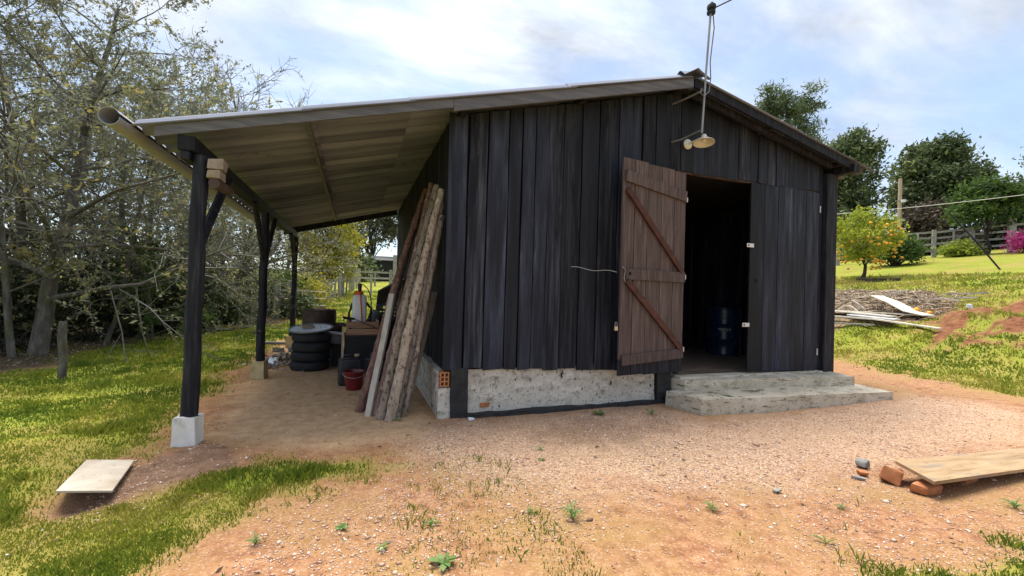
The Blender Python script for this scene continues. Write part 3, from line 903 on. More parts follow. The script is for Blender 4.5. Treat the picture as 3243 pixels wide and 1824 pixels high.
# closed leaf
P2, parts2, th2 = door(shed, (5.275, YF - .02), 0, 1.385, .37, 3.055, 5, None, None, 1)
led = MB(); dbar(led, P2, .03, 1.7, 1.35, 1.7, .13, th2 + .002, .026)
door_r = led.build('door', M['black_post'], shed)
tag(door_r, label='closed black plank door leaf with two white hasps')
for V_, F_ in parts2:
    V_ = [Vector((v[0], v[1], v[2] - (.03 * (v[0] - 5.275) if v[2] < 1 else 0))) for v in V_]
    MB().add(V_, F_).build('door_board', M['board'], door_r)
for z, x in ((2.16, 5.27), (1.03, 5.22)):
    h = MB(); h.box((x, YF - .032, z), (.13, .006, .055)); h.build('hasp', M['hasp'], door_r, bevel=.012)
    MB().tube([(x - .035, YF - .0375, z), (x - .035, YF - .034, z)], .014, 8).build('hasp_hole', M['backing'], door_r)
MB().tube([(5.41, YF - .027, 1.66), (5.41, YF - .0235, 1.66)], .024, 10).build('bolt_hole', M['backing'], door_r)
for z in (2.8, .62):
    MB().tube([(6.668, YF - .035, z - .05), (6.668, YF - .035, z + .05)], .008, 8).build('hinge', M['hasp'], door_r)

# roof sheets: corrugations run down the slope, one wave every sixth of a metre
NW, PTS = 4, 12


def sheet_mesh(xa, xb, za, zb):
    W = 1.035
    n = int(NW * PTS * W) + 1
    V = []; F = []
    for th_ in (0, -.007):
        for (x, z) in ((xa, za), (xb, zb)):
            for k in range(n + 1):
                yy = W * k / n
                V.append((x, yy, z + th_ + 0.045 * math.cos(2 * math.pi * yy * NW + math.pi * .85)))
    m = n + 1
    for k in range(n):
        F.append((k, m + k, m + k + 1, k + 1)); F.append((2 * m + k, 2 * m + k + 1, 3 * m + k + 1, 3 * m + k))
        F.append((k, k + 1, 2 * m + k + 1, 2 * m + k)); F.append((m + k, 3 * m + k, 3 * m + k + 1, m + k + 1))
    F.append((0, 2 * m, 3 * m, m)); F.append((n, m + n, 3 * m + n, 2 * m + n))
    mb = MB().add(V, F)
    me = bpy.data.meshes.new('roof_sheet'); me.from_pydata(mb.V, [], mb.F)
    for p in me.polygons: p.use_smooth = True
    me.update(); me.set_sharp_from_angle(angle=math.radians(50))
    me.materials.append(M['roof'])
    return me


rowsL = [(-1.75, -.42), (-.5, .52), (.46, 2.3), (2.22, 3.93)]
rowsR = [(4.03, 5.9), (5.82, 7.48)]
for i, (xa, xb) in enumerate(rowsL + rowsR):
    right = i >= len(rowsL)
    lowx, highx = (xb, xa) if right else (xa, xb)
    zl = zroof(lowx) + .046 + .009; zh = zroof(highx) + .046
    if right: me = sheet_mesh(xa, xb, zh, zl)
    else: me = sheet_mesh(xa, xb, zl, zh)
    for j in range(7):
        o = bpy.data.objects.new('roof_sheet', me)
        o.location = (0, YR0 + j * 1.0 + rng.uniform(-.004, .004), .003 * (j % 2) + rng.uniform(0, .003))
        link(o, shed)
# ridge caps
capm = None
for j in range(7):
    V = []; F = []
    n = 48
    for th_ in (0, -.007):
        for (dx, dz) in ((-.17, -.17 * SL), (-.07, -.045 * SL), (0, .012), (.07, -.045 * SR), (.2, -.2 * SR)):
            for k in range(n + 1):
                yy = 1.03 * k / n
                w = .045 * min(1, abs(dx) / .16)
                V.append((RX + dx, yy, RZ + .085 + dz + th_ + w * math.cos(2 * math.pi * yy * NW + math.pi * .85)))
    m = n + 1
    for r_ in range(4):
        for k in range(n):
            F.append((r_ * m + k, (r_ + 1) * m + k, (r_ + 1) * m + k + 1, r_ * m + k + 1))
            q = 5 * m
            F.append((q + r_ * m + k, q + r_ * m + k + 1, q + (r_ + 1) * m + k + 1, q + (r_ + 1) * m + k))
        F.append((r_ * m, 5 * m + r_ * m, 5 * m + (r_ + 1) * m, (r_ + 1) * m))
    if capm is None:
        capm = bpy.data.meshes.new('ridge_cap'); capm.from_pydata(V, [], F)
        for p in capm.polygons: p.use_smooth = True
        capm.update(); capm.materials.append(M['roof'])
    o = bpy.data.objects.new('ridge_cap', capm); o.location = (0, YR0 - .03 + j * 1.0, .004 * (j % 2)); link(o, shed)

# barge boards and purlins
def slope_bar(x0, x1, y, drop, h, t, mat, name):
    mb = MB()
    V = []
    n = 6
    for k in range(n + 1):
        x = x0 + (x1 - x0) * k / n
        z = zroof(x) - drop
        V += [(x, y, z), (x, y, z - h), (x, y + t, z - h), (x, y + t, z)]
    F = []
    for k in range(n):
        for j in range(4):
            j2 = (j + 1) % 4
            F.append((k * 4 + j, k * 4 + j2, k * 4 + 4 + j2, k * 4 + 4 + j))
    F += [(3, 2, 1, 0), (n * 4, n * 4 + 1, n * 4 + 2, n * 4 + 3)]
    return mb.add(V, F).build(name, mat, shed)


slope_bar(-1.6, .9, YR0 + .03, .004, .085, .03, M['barge'], 'barge_board')
slope_bar(.905, RX - .01, YR0 + .034, .004, .12, .03, M['barge'], 'barge_board')
slope_bar(RX + .01, 6.93, YR0 + .03, .0, .115, .035, M['black_post'], 'barge_board')
slope_bar(RX + .1, 6.75, YR0 + .16, .06, .09, .05, M['black_post'], 'rafter')
slope_bar(-1.55, XL - .01, 11.05, .03, .13, .06, M['black_post'], 'rafter')
MB().box((-.47, (YR0 + .07 + 11.3) / 2, zroof(-.47) - .03), (.04, 11.3 - YR0 - .07, .045)).build('purlin', M['barge'], shed)
for xp in (1.05, 2.5, 3.9, 5.4, 6.82):
    z = zroof(xp) - .035
    MB().box((xp, (YR0 + .07 + 11.3) / 2, z - .035), (.06, 11.3 - YR0 - .07, .07)).build('purlin', M['black_post'], shed)
MB().box((7.0, (YR0 - .02 + 11.2) / 2, zroof(7.0) - .1), (.12, 11.2 - YR0 + .02, .13)).build('wall_plate', M['black_post'], shed, bevel=.008)

# lean-to posts with footings, braces and the long beam
BX = -1.29
beam = MB().bar((BX - .09, 4.41, 2.585), (BX - .05, 11.25, 2.575), .13, .13).build('lean_to_beam', M['black_post'], shed, bevel=.012)
MB().box((BX - .09, 4.5, 2.475), (.07, .22, .07)).build('beam_stub', M['black_post'], shed, bevel=.01)


def lpost(y, foot, r, ztop, fmat, lean=.0):
    n = 9
    pts = []; rad = []
    zb = .2
    for k in range(n):
        t = k / (n - 1)
        pts.append((BX - .015 * (1 - t) + .008 * math.sin(k * 2.1 + y), y + .008 * math.cos(k * 1.7), zb + (ztop - zb) * t))
        rad.append(r * (1.03 - .1 * t) + .002 * math.sin(k * 3.1))
    p = MB().tube(pts, rad, 12).build('post', M['black_post'], shed, smooth=True)
    c = [(BX - .02 + dx * foot, y + dy * foot) for dx, dy in ((-.6, -.42), (.42, -.62), (.56, .42), (-.45, .55))]
    fo = rough_block('footing', c, -.1, .25, fmat, p, cuts=9, amp=.022, fq=9, seed=y)
    for v in fo.data.vertices:
        k = 1.0 + .1 * (.25 - v.co.z) / .25
        v.co.x = BX - .02 + (v.co.x - BX + .02) * k; v.co.y = y + (v.co.y - y) * k
    return p


def brace(p, a, b2, r=.04):
    MB().tube([a, b2], [r, r * .9], 8).build('brace', M['black_post'], p, smooth=True)


p1 = lpost(4.48, .168, .064, 2.5, M['whitebase'])
brace(p1, (BX, 4.5, 1.72), (BX, 5.35, 2.5), .045)
p2 = lpost(7.45, .18, .06, 2.49, M['yellowbase'])
brace(p2, (BX, 7.43, 1.75), (BX, 6.65, 2.5)); brace(p2, (BX, 7.47, 1.75), (BX, 8.25, 2.5))
p3 = lpost(11.02, .17, .058, 2.5, M['yellowbase'])
brace(p3, (BX, 11.0, 1.75), (BX, 10.25, 2.5))
MB().box((BX + .125, 4.49, 2.435), (.115, .16, .085), jit=.008, rng=rng).build('packing_block', M['tanbrick'], shed, bevel=.008)
MB().box((BX + .115, 4.49, 2.345), (.105, .15, .08), jit=.008, rng=rng).build('packing_block', M['tanbrick'], shed, bevel=.008)
MB().tube([(BX + .12, 4.42, 2.265), (BX + .115, 4.9, 2.3)], .045, 10).build('beam_stub', M['rust'], shed, smooth=True)

# round gutter pipe, slit along its upper inner side, hung at the eave
mb = MB()
n = 20; R0 = .07
GXc, GZc = -1.815, 2.665
ys = [4.2 + 7.2 * k / 10 for k in range(11)]
V = []; F = []
ang0, ang1 = math.radians(10 + 12), math.radians(370 - 12)
for th_ in (R0, R0 - .005):
    for y_ in ys:
        for k in range(n + 1):
            t = ang0 + (ang1 - ang0) * k / n
            V.append((GXc + th_ * math.cos(t), y_, GZc + th_ * math.sin(t) - .012 * (y_ - 4.2) / 7))
m = n + 1; q = len(ys) * m
for i in range(len(ys) - 1):
    for k in range(n):
        F.append((i * m + k, i * m + k + 1, (i + 1) * m + k + 1, (i + 1) * m + k))
        F.append((q + i * m + k, q + (i + 1) * m + k, q + (i + 1) * m + k + 1, q + i * m + k + 1))
for i, e in ((0, 0), (len(ys) - 1, 1)):
    for k in range(n): F.append((i * m + k, q + i * m + k, q + i * m + k + 1, i * m + k + 1))
mb.add(V, F).build('gutter_pipe', M['pvc'], shed, smooth=True)

# ------------------------------------------------------------------ concrete steps
steps = thing('concrete_steps', 'two rough mossy concrete steps below the double door', 'steps', (5.4, 4.2, 0))
rough_block('step', [(3.9, 4.07), (7.0, 3.82), (7.02, YF - .09), (3.82, YF - .09)], -.08, .185, M['concrete'], steps, cuts=22, amp=.018, fq=2.2, seed=4)
rough_block('step', [(4.06, 4.52), (6.9, 4.25), (6.93, YF + .03), (4.0, YF + .03)], .12, .315, M['concrete'], steps, cuts=20, amp=.013, fq=2.4, seed=9)

# ------------------------------------------------------------------ lamp, mast, cable, padlock
lamp = thing('wall_lamp', 'cream enamel wall lamp with conical shade above the door', 'lamp', (4.13, YF - .02, 3.44))
Mx = T((4.13, YF - .018, 3.44), rx=math.pi / 2)
MB().lathe([(0.001, .03), (.03, .03), (.06, .018), (.068, .004), (.068, -.002)], 24, Mx).build('mounting_plate', M['lampcream'], lamp, smooth=True)
MB().tube([(4.13, YF - .03, 3.44), (4.14, YF - .14, 3.45), (4.15, YF - .25, 3.455)], .013, 10).build('arm', M['lampcream'], lamp, smooth=True)
Ms = T((4.155, YF - .28, 3.415), rx=math.radians(-8), ry=math.radians(6))
MB().lathe([(.001, .075), (.028, .073), (.034, .05), (.036, .03), (.06, .02), (.09, -.005), (.128, -.03), (.13, -.036), (.122, -.034), (.085, -.012), (.05, .008), (.03, .012), (.001, .014)], 32, Ms, caps=False).build('shade', M['lampcream'], lamp, smooth=True)
MB().lathe([(.001, -.03), (.018, -.024), (.024, -.008), (.016, .01), (.014, .02)], 14, Ms).build('bulb', M['whiteplastic'], lamp, smooth=True)

mast = thing('service_mast', 'thin metal mast with black insulator rising above the ridge', 'mast', (4.03, 4.31, 3.46))
MB().tube([(4.03, 4.31, 3.46), (4.07, 4.31, 4.2), (4.125, 4.31, 5.05)], .0135, 10).build('pole', M['galv'], mast, smooth=True)
Mi = T((4.128, 4.31, 4.98), ry=math.radians(3.5))
MB().lathe([(.02, 0), (.05, .005), (.053, .03), (.03, .04), (.032, .055), (.052, .065), (.056, .1), (.05, .115), (.022, .12), (.018, .15), (.001, .155)], 16, Mi).build('insulator', M['cable'], mast, smooth=True)
MB().tube([(4.045, 4.31, 4.0), (3.95, 4.5, 3.96), (3.86, YF - .02, 3.93)], .012, 6).build('bracket', M['greymetal'], mast)
MB().tube([(4.03, 4.33, 3.5), (3.93, 4.55, 3.44), (3.86, YF - .02, 3.43)], .012, 6).build('bracket', M['greymetal'], mast)
MB().tube([(4.15, 4.3, 5.0), (4.165, 4.29, 4.8), (4.135, 4.29, 4.55), (4.105, 4.28, 4.35), (4.12, 4.28, 4.15), (4.1, 4.28, 3.98), (4.02, 4.28, 3.9), (3.98, 4.3, 3.95), (4.02, 4.32, 4.02), (4.05, 4.33, 4.0)], .007, 6).build('wire', M['greymetal'], mast, smooth=True)
cab = MB()
cpts = [(4.16 + .85 * t, 4.31 - 1.35 * t, 5.06 + .42 * t - .12 * math.sin(math.pi * min(1, t * .5))) for t in [k / 14 * 2.2 for k in range(15)]]
cab.tube(cpts, .009, 6)
tag(cab.build('overhead_cable', M['cable'], None, smooth=True, loc=cpts[0]), 'black cable running up from the mast insulator out of frame', 'cable')
pl = thing('padlock', 'small brass padlock hanging at the edge of the open door', 'padlock', (2.93, 4.43, 1.02))
MB().box((2.93, 4.425, 1.0), (.045, .02, .05)).build('lock_body', M['brass'], pl, bevel=.006)
MB().tube([(2.915 + .0, 4.425, 1.025), (2.915, 4.425, 1.06), (2.922, 4.425, 1.075), (2.938, 4.425, 1.075), (2.945, 4.425, 1.06), (2.945, 4.425, 1.025)], .004, 6).build('shackle', M['wire'], pl)

# ------------------------------------------------------------------ drums inside
def drum(name, label, x, y, z, r, h, mat, group=None, rim=None):
    t = thing(name, label, 'drum', (x, y, z), group)
    prof = [(r * .97, 0), (r, .012), (r, .02), (r * .985, .03)]
    for zz in (h * .34, h * .67):
        prof += [(r * .985, zz - .03), (r * 1.015, zz - .012), (r * 1.015, zz + .012), (r * .985, zz + .03)]
    for k in range(3):
        zz = h * .8 + k * h * .045
        prof += [(r * .985, zz - .012), (r * .997, zz), (r * .985, zz + .012)]
    prof += [(r * .985, h - .03)]
    MB().lathe(prof, 40, T((x, y, z)), caps=False).build('drum_wall', mat, t, smooth=True)
    MB().lathe([(r * .985, h - .03), (r * 1.01, h - .015), (r * 1.01, h), (r * .985, h + .002), (r * .97, h - .012), (.001, h - .02)], 40, T((x, y, z)), caps=False).build('lid', rim or mat, t, smooth=True)
    return t


DX, DY, DR = 6.66, 6.42, .31
dr = drum('oil_drum', 'dark blue steel drum with white lettering just inside the doorway', DX, DY, .345, DR, .87, M['drumblue'], rim=M['drumblue'])
drum('oil_drum', 'black drum standing behind the blue drum inside the shed', 6.15, 7.25, .345, .3, .9, M['drumdark'])


def glyph(name):
    s = {'O': [(0, 0, .12, 1), (.5, 0, .12, 1), (0, 0, .62, .12), (0, .88, .62, .12)]}
    return s


# lettering wrapped round the drum: strokes on a unit cell, each stroke a thin plate just proud of the paint
STROKES = {'O': [((.3, 0), (.05, .3)), ((.05, .3), (.05, .7)), ((.05, .7), (.3, 1)), ((.3, 1), (.55, .7)), ((.55, .7), (.55, .3)), ((.55, .3), (.3, 0))],
           'A': [((0, 0), (.3, 1)), ((.3, 1), (.6, 0))], 'X': [((0, 0), (.6, 1)), ((0, 1), (.6, 0))], 'I': [((.15, 0), (.15, 1))]}
mb = MB()
a_c = math.atan2(-DY, -DX) + .03
u = -.105
for ch in 'OAXIA':
    w = .3 if ch == 'I' else .6
    for (p, q_) in STROKES[ch]:
        d = Vector((q_[0] - p[0], q_[1] - p[1])).normalized(); nrm = Vector((-d.y, d.x)) * .07
        V = []
        for rr in (DR * .985 + .0015, DR * .985 + .004):
            for s_ in (Vector(p) + nrm, Vector(p) - nrm, Vector(q_) - nrm, Vector(q_) + nrm):
                aa = a_c + (u + s_.x * .06) / DR
                V.append((DX + rr * math.cos(aa), DY + rr * math.sin(aa), .345 + .46 + s_.y * .035))
        mb.add(V, [(0, 1, 2, 3), (7, 6, 5, 4), (0, 4, 5, 1), (1, 5, 6, 2), (2, 6, 7, 3), (3, 7, 4, 0)])
    u += w * .06 + .012
V = []
for rr in (DR * .985 + .0015, DR * .985 + .004):
    for uu, zz in ((-.06, .44), (.07, .44), (.07, .446), (-.06, .446)):
        aa = a_c + uu / DR
        V.append((DX + rr * math.cos(aa), DY + rr * math.sin(aa), .345 + zz))
mb.add(V, [(0, 1, 2, 3), (7, 6, 5, 4), (0, 4, 5, 1), (1, 5, 6, 2), (2, 6, 7, 3), (3, 7, 4, 0)])
mb.build('lettering', M['print'], dr)

# ------------------------------------------------------------------ poles stacked against the wall
POLES = [
    # label, base(x,y), top(x,y,z), r0, r1, material colours, squared
    ('dark grey-brown pole, rearmost of the leaning stack', (.2, 5.75), (.92, 6.45, 2.78), .036, .03, ((.05, .042, .038), (.12, .1, .092), (.2, .17, .16), (.06, .05, .05)), 0),
    ('red-brown barked pole at the left edge of the leaning stack', (.085, 5.2), (.9, 6.2, 2.8), .043, .032, ((.1, .045, .035), (.22, .12, .095), (.34, .2, .165), (.07, .045, .04)), 0),
    ('short pale squared timber in front of the red-brown poles', (.185, 5.0), (.43, 5.42, 1.33), .03, .028, ((.3, .25, .21), (.46, .41, .36), (.58, .54, .49), None), 1),
    ('thin pinkish-brown pole with the highest top of the stack', (.275, 5.02), (.905, 5.72, 2.79), .034, .03, ((.12, .065, .055), (.25, .155, .135), (.38, .26, .22), (.08, .055, .05)), 0),
    ('tan mottled barked pole, thickest in the middle of the stack', (.3, 4.87), (.905, 5.35, 2.68), .043, .034, ((.15, .11, .08), (.29, .225, .175), (.42, .345, .28), (.07, .05, .04)), 0),
    ('pale cream pole with knobbly bark at the front of the stack', (.385, 4.8), (.915, 5.03, 2.56), .046, .034, ((.22, .165, .125), (.4, .32, .255), (.55, .46, .38), (.13, .09, .065)), 0),
    ('grey lichen-spotted pole right of the pale cream pole', (.47, 4.86), (.925, 5.06, 2.42), .036, .03, ((.1, .08, .068), (.21, .18, .155), (.36, .33, .29), (.05, .04, .035)), 0),
    ('slim grey-brown pole just right of the lichen-spotted pole', (.545, 4.88), (.925, 4.98, 2.25), .028, .026, ((.13, .1, .08), (.25, .2, .165), (.37, .31, .265), (.06, .045, .04)), 0),
    ('short weathered board, rightmost of the leaning stack', (.6, 5.12), (.915, 5.3, 1.37), .032, .03, ((.13, .11, .09), (.25, .215, .18), (.36, .32, .28), None), 1),
    ('slim reddish pole between the tan pole and the pale cream pole', (.33, 4.98), (.91, 5.5, 2.7), .03, .026, ((.1, .05, .04), (.22, .125, .1), (.33, .2, .165), (.07, .045, .04)), 0),
    ('grey-barked pole behind the cream pole, right of the stack middle', (.47, 5.02), (.925, 5.2, 2.55), .034, .028, ((.09, .075, .065), (.19, .16, .14), (.3, .26, .23), (.05, .04, .035)), 0),
]
for i, (lab, b0, t0, r0, r1, cs, sq) in enumerate(POLES):
    m_ = pole_mat('pole_bark_%d' % i, cs[0], cs[1], cs[2], cs[3])
    zb = G(*b0) - .01
    A = Vector((b0[0], b0[1], zb)); B = Vector(t0)
    n = 44
    d = (B - A)
    s1 = Vector((d.y, -d.x, 0)).normalized(); s2 = d.normalized().cross(s1)
    rr = random.Random(i + 3)
    ph = rr.uniform(0, 6)
    mb = MB()
    if sq:
        pts = [A + d * (k / 6) + s1 * .006 * math.sin(k + ph) for k in range(7)]
        V = []; F = []
        w, h = r0 * 1.1, r0 * .7
        for p in pts:
            V += [p + s1 * w + s2 * h, p - s1 * w + s2 * h, p - s1 * w - s2 * h, p + s1 * w - s2 * h]
        for k in range(6):
            for j in range(4):
                F.append((k * 4 + j, k * 4 + (j + 1) % 4, k * 4 + 4 + (j + 1) % 4, k * 4 + 4 + j))
        F += [(3, 2, 1, 0), (24, 25, 26, 27)]
        mb.add(V, F)
    else:
        pts = []; rad = []
        for k in range(n):
            t = k / (n - 1)
            pts.append(A + d * t + s1 * (.014 * math.sin(t * 5 + ph) + rr.uniform(-.003, .003)) + s2 * (.01 * math.sin(t * 4 + ph * 2) + rr.uniform(-.003, .003)))
            rad.append((r0 + (r1 - r0) * t) * 1.18 * (1 + .05 * math.sin(k * .9 + ph) + rr.uniform(-.08, .08) + (.22 if rr.random() < .05 else 0)))
        mb.tube(pts, rad, 12)
    tag(mb.build('wooden_pole', m_, None, smooth=not sq, loc=A), lab, 'pole', 'poles leaning against the shed wall')

# ------------------------------------------------------------------ clutter under the lean-to
TX, TY = -.66, 8.08
prof = [(.19, .02), (.205, .004), (.25, .0), (.285, .012), (.302, .035), (.307, .06), (.307, .1), (.302, .125), (.285, .148), (.25, .16), (.205, .156), (.19, .14), (.185, .08), (.19, .02)]
names = ['bottom tyre of the four stacked black tyres', 'second tyre from the ground in the tyre stack', 'third tyre from the ground in the tyre stack', 'topmost tyre of the stack, under the white lid']
zt = G(TX, TY)
for k in range(4):
    ox, oy = rng.uniform(-.014, .014), rng.uniform(-.014, .014)
    loc = (TX + ox, TY + oy, zt - .008 + k * .158)
    mb = MB().lathe(prof, 48, T(loc), caps=False)
    o = mb.build('tyre', M['rubber'], None, smooth=True, loc=loc)
    tag(o, names[k], 'tyre', 'tyres stacked under the lean-to')
lid = thing('drum_lid', 'white enamel lid with greenish rim lying on the tyre stack', 'lid', (TX, TY, zt + .63))
Ml = T((TX - .01, TY, zt + .672), rx=math.radians(7.5), ry=math.radians(-3))
MB().lathe([(.32, .0), (.345, .004), (.35, .018), (.338, .028), (.325, .022)], 48, Ml, caps=False).build('rim', M['lidrim'], lid, smooth=True)
MB().lathe([(.324, .004), (.324, .014), (.2, .017), (.001, .018)], 48, Ml, caps=True).build('disc', M['lidwhite'], lid, smooth=True)


def brick(name, label, c, d, rz, mat, jit=.008, tilt=(0, 0), bevel=.008, cat='brick', group=None):
    R = (Matrix.Rotation(rz, 3, 'Z') @ Matrix.Rotation(tilt[0], 3, 'X') @ Matrix.Rotation(tilt[1], 3, 'Y'))
    o = MB().box(c, d, R, jit=jit, rng=rng).build(name, mat, None, bevel=bevel, loc=(c[0], c[1], c[2] - d[2] / 2))
    return tag(o, label, cat, group)


brick('brick', 'tan brick weighing down the white lid on the tyres', (TX - .06, TY - .02, zt + .717), (.2, .1, .055), .5, M['tanbrick'], .005, (.11, 0))
bar = drum('rusty_barrel', 'rusty brown steel barrel standing behind the tyre stack', -.62, 9.2, G(-.62, 9.2), .305, .95, M['rust'], rim=M['rust'])
brick('brick', 'pale yellow brick lying on top of the rusty barrel', (-.6, 9.05, G(-.62, 9.2) + .985), (.19, .1, .06), .1, M['yellowbase'], .006)

bk = thing('bucket', 'dark red plastic bucket in front of the black jerrycan', 'bucket', (.03, 6.35, 0))
zb = G(.03, 6.35)
Mb_ = T((.03, 6.36, zb))
MB().lathe([(.001, .004), (.095, .0), (.1, .01), (.135, .235), (.147, .24), (.147, .252), (.136, .252), (.13, .24), (.096, .018), (.001, .014)], 36, Mb_, caps=False).build('bucket_wall', M['redplastic'], bk, smooth=True)
hp = []
for k in range(17):
    t = math.pi * k / 16
    hp.append(Mb_ @ Vector((-.149 * math.cos(t), -.149 * math.sin(t) * .93 - .008, .238 - .06 * math.sin(t))))
MB().tube(hp, .0035, 6).build('handle', M['wire'], bk)


def jerry(label, x, y, w, dpt, h, rz, caplab):
    z = G(x, y)
    t = thing('jerrycan', label, 'jerrycan', (x, y, z), 'black plastic cans under the lean-to')
    R = Matrix.Rotation(rz, 3, 'Z')
    def W(p): return R @ Vector(p) + Vector((x, y, z))
    MB().box(W((0, 0, h * .43)), (w, dpt, h * .86), R).build('can_body', M['canplastic'], t, bevel=.03, seg=3, smooth=True)
    mb = MB().tube([W((-w * .3, 0, h * .84)), W((-w * .27, 0, h * .96)), W((w * .12, 0, h * .96)), W((w * .16, 0, h * .84))], .016, 8)
    mb.build('handle', M['canplastic'], t, smooth=True)
    mb = MB().tube([W((w * .32, 0, h * .84)), W((w * .32, 0, h * .93))], .035, 14); mb.build('neck', M['canplastic'], t, smooth=True)
    MB().tube([W((w * .32, 0, h * .93)), W((w * .32, 0, h * .99))], .038, 14).build('cap', caplab, t, smooth=True)


jerry('black jerrycan with pale splashes right behind the red bucket', -.03, 6.68, .3, .2, .44, .15, M['yellowbase'])
jerry('black jerrycan half hidden between the bucket and the poles', .34, 6.9, .28, .2, .42, -.2, M['blackplastic'])

ch = thing('black_chest', 'black painted chest with pale corner post under the crate', 'chest', (.13, 7.75, 0))
zc_ = G(.13, 7.75)
MB().box((.15, 7.8, zc_ + .3), (.56, .5, .6)).build('chest_wall', M['blackbox'], ch, bevel=.006)
MB().box((-.15, 7.535, zc_ + .38), (.035, .035, .76)).build('corner_post', M['woodpale'], ch)
MB().box((.15, 7.8, zc_ + .61), (.6, .53, .018)).build('chest_lid', M['rust'], ch)
cr = thing('wooden_crate', 'tan slatted wooden crate standing on the black chest', 'crate', (.13, 7.75, zc_ + .62))
cz = zc_ + .62
for zz, h in ((.05, .095), (.165, .1)):
    MB().box((.15, 7.56, cz + zz), (.5, .014, h)).build('slat', M['woodtan'], cr)
    MB().box((.15, 8.02, cz + zz), (.5, .014, h)).build('slat', M['woodtan'], cr)
    for sx in (-.1, .4):
        MB().box((sx, 7.79, cz + zz), (.014, .445, h)).build('slat', M['woodtan'], cr)
for sx in (-.08, .38):
    for sy in (7.585, 7.995):
        MB().box((sx, sy, cz + .12), (.03, .03, .235)).build('corner_batten', M['woodpale'], cr)
MB().box((.15, 7.79, cz + .012), (.48, .44, .012)).build('crate_floor', M['woodtan'], cr)

# knapsack sprayer standing in the crate
sp = thing('knapsack_sprayer', 'white knapsack sprayer with orange lid and black hose standing in the crate', 'sprayer', (.1, 7.75, cz + .02))
sx0, sy0, sz0 = .09, 7.76, cz + .02
mb = MB(); V = []; F = []; n = 28
lv = [(0, .97), (.02, 1.0), (.14, 1.0), (.3, 1.02), (.5, 1.0), (.58, .95), (.625, .8), (.645, .55)]
for z, s in lv:
    for k in range(n):
        t = 2 * math.pi * k / n
        c, si = math.cos(t), math.sin(t)
        V.append((sx0 + .115 * s * math.copysign(abs(c) ** .55, c), sy0 + .085 * s * math.copysign(abs(si) ** .55, si), sz0 + z))
for i in range(len(lv) - 1):
    for k in range(n): F.append((i * n + k, i * n + (k + 1) % n, (i + 1) * n + (k + 1) % n, (i + 1) * n + k))
F.append(tuple(reversed(range(n)))); F.append(tuple((len(lv) - 1) * n + k for k in range(n)))
mb.add(V, F).build('tank', M['whiteplastic'], sp, smooth=True)
MB().lathe([(.07, .635), (.074, .65), (.074, .68), (.06, .695), (.03, .7)], 24, T((sx0 - .02, sy0, sz0))).build('lid', M['orangeplastic'], sp, smooth=True)
MB().lathe([(.028, .69), (.03, .72), (.034, .78), (.036, .8), (.03, .82), (.001, .828)], 16, T((sx0 - .005, sy0 - .02, sz0))).build('pump_head', M['blackplastic'], sp, smooth=True)
MB().tube([(sx0 + .005, sy0 - .06, sz0 + .69), (sx0 + .01, sy0 - .1, sz0 + .6), (sx0 + .035, sy0 - .1, sz0 + .3), (sx0 + .055, sy0 - .1, sz0 + .01)], .011, 8).build('lance_rod', M['orangeplastic'], sp, smooth=True)
hz_ = [(0, -.02, .81), (.05, -.02, .805), (.12, -.02, .74), (.17, -.03, .63), (.19, -.04, .5), (.18, -.05, .36), (.13, -.06, .22), (.06, -.1, .12)]
hpts = []
for i in range(len(hz_) - 1):
    for k in range(4):
        t = k / 4
        hpts.append(tuple(sc + (1 - t) * a_ + t * b2 for sc, a_, b2 in zip((sx0, sy0, sz0), hz_[i], hz_[i + 1])))
MB().tube(hpts, .008, 8).build('hose', M['blackplastic'], sp, smooth=True)
MB().tube([(sx0 - .11, sy0 + .04, sz0 + .5), (sx0 - .16, sy0 + .03, sz0 + .33), (sx0 - .17, sy0 + .02, sz0 + .15), (sx0 - .12, sy0 + .03, sz0 + .05)], .02, 8).build('strap', M['blackplastic'], sp, smooth=True)
MB().tube([(sx0 + .11, sy0 + .04, sz0 + .5), (sx0 + .19, sy0 + .03, sz0 + .4), (sx0 + .17, sy0 + .02, sz0 + .15), (sx0 + .1, sy0 + .03, sz0 + .05)], .02, 8).build('strap', M['blackplastic'], sp, smooth=True)
gun = thing('spray_gun', 'black spray gun with thin lance lying across the tan crate', 'spray gun', (-.08, 7.6, cz + .24))
MB().tube([(-.16, 7.5, cz + .29), (-.08, 7.52, cz + .275), (.02, 7.53, cz + .26)], .02, 10).build('grip', M['blackplastic'], gun, smooth=True)
MB().tube([(-.12, 7.5, cz + .27), (-.16, 7.49, cz + .245), (-.13, 7.49, cz + .225)], .01, 8).build('trigger', M['blackplastic'], gun, smooth=True)
MB().tube([(.02, 7.53, cz + .26), (.2, 7.54, cz + .18), (.43, 7.55, cz + .075)], .006, 8).build('lance', M['blackplastic'], gun, smooth=True)

bx_ = thing('plastic_crate', 'dark blue slatted plastic crate behind the leaning poles', 'crate', (.6, 8.9, 0))
zc2 = G(.6, 8.9)
MB().box((.6, 8.9, zc2 + .4), (.46, .4, .8)).build('crate_stand', M['blackbox'], bx_)
for zz in (.83, .9, .97, 1.07):
    for yy in (8.71, 9.09): MB().box((.6, yy, zc2 + zz), (.36, .012, .03)).build('slat', M['blueplastic'], bx_)
    for xx in (.425, .775): MB().box((xx, 8.9, zc2 + zz), (.012, .37, .03)).build('slat', M['blueplastic'], bx_)
for xx in (.43, .515, .6, .685, .77): MB().box((xx, 8.708, zc2 + .945), (.02, .02, .28)).build('upright', M['blueplastic'], bx_)
o = MB().quadbox((.42, 8.6, 1.35), (.9, 8.5, 1.6), (.92, 9.6, 1.62), (.42, 9.6, .8), (.0, 0, -.02)).build('metal_sheet', M['greymetal'], None, loc=(.6, 9, .8))
tag(o, 'dull grey metal sheet leaning behind the blue crate', 'sheet')
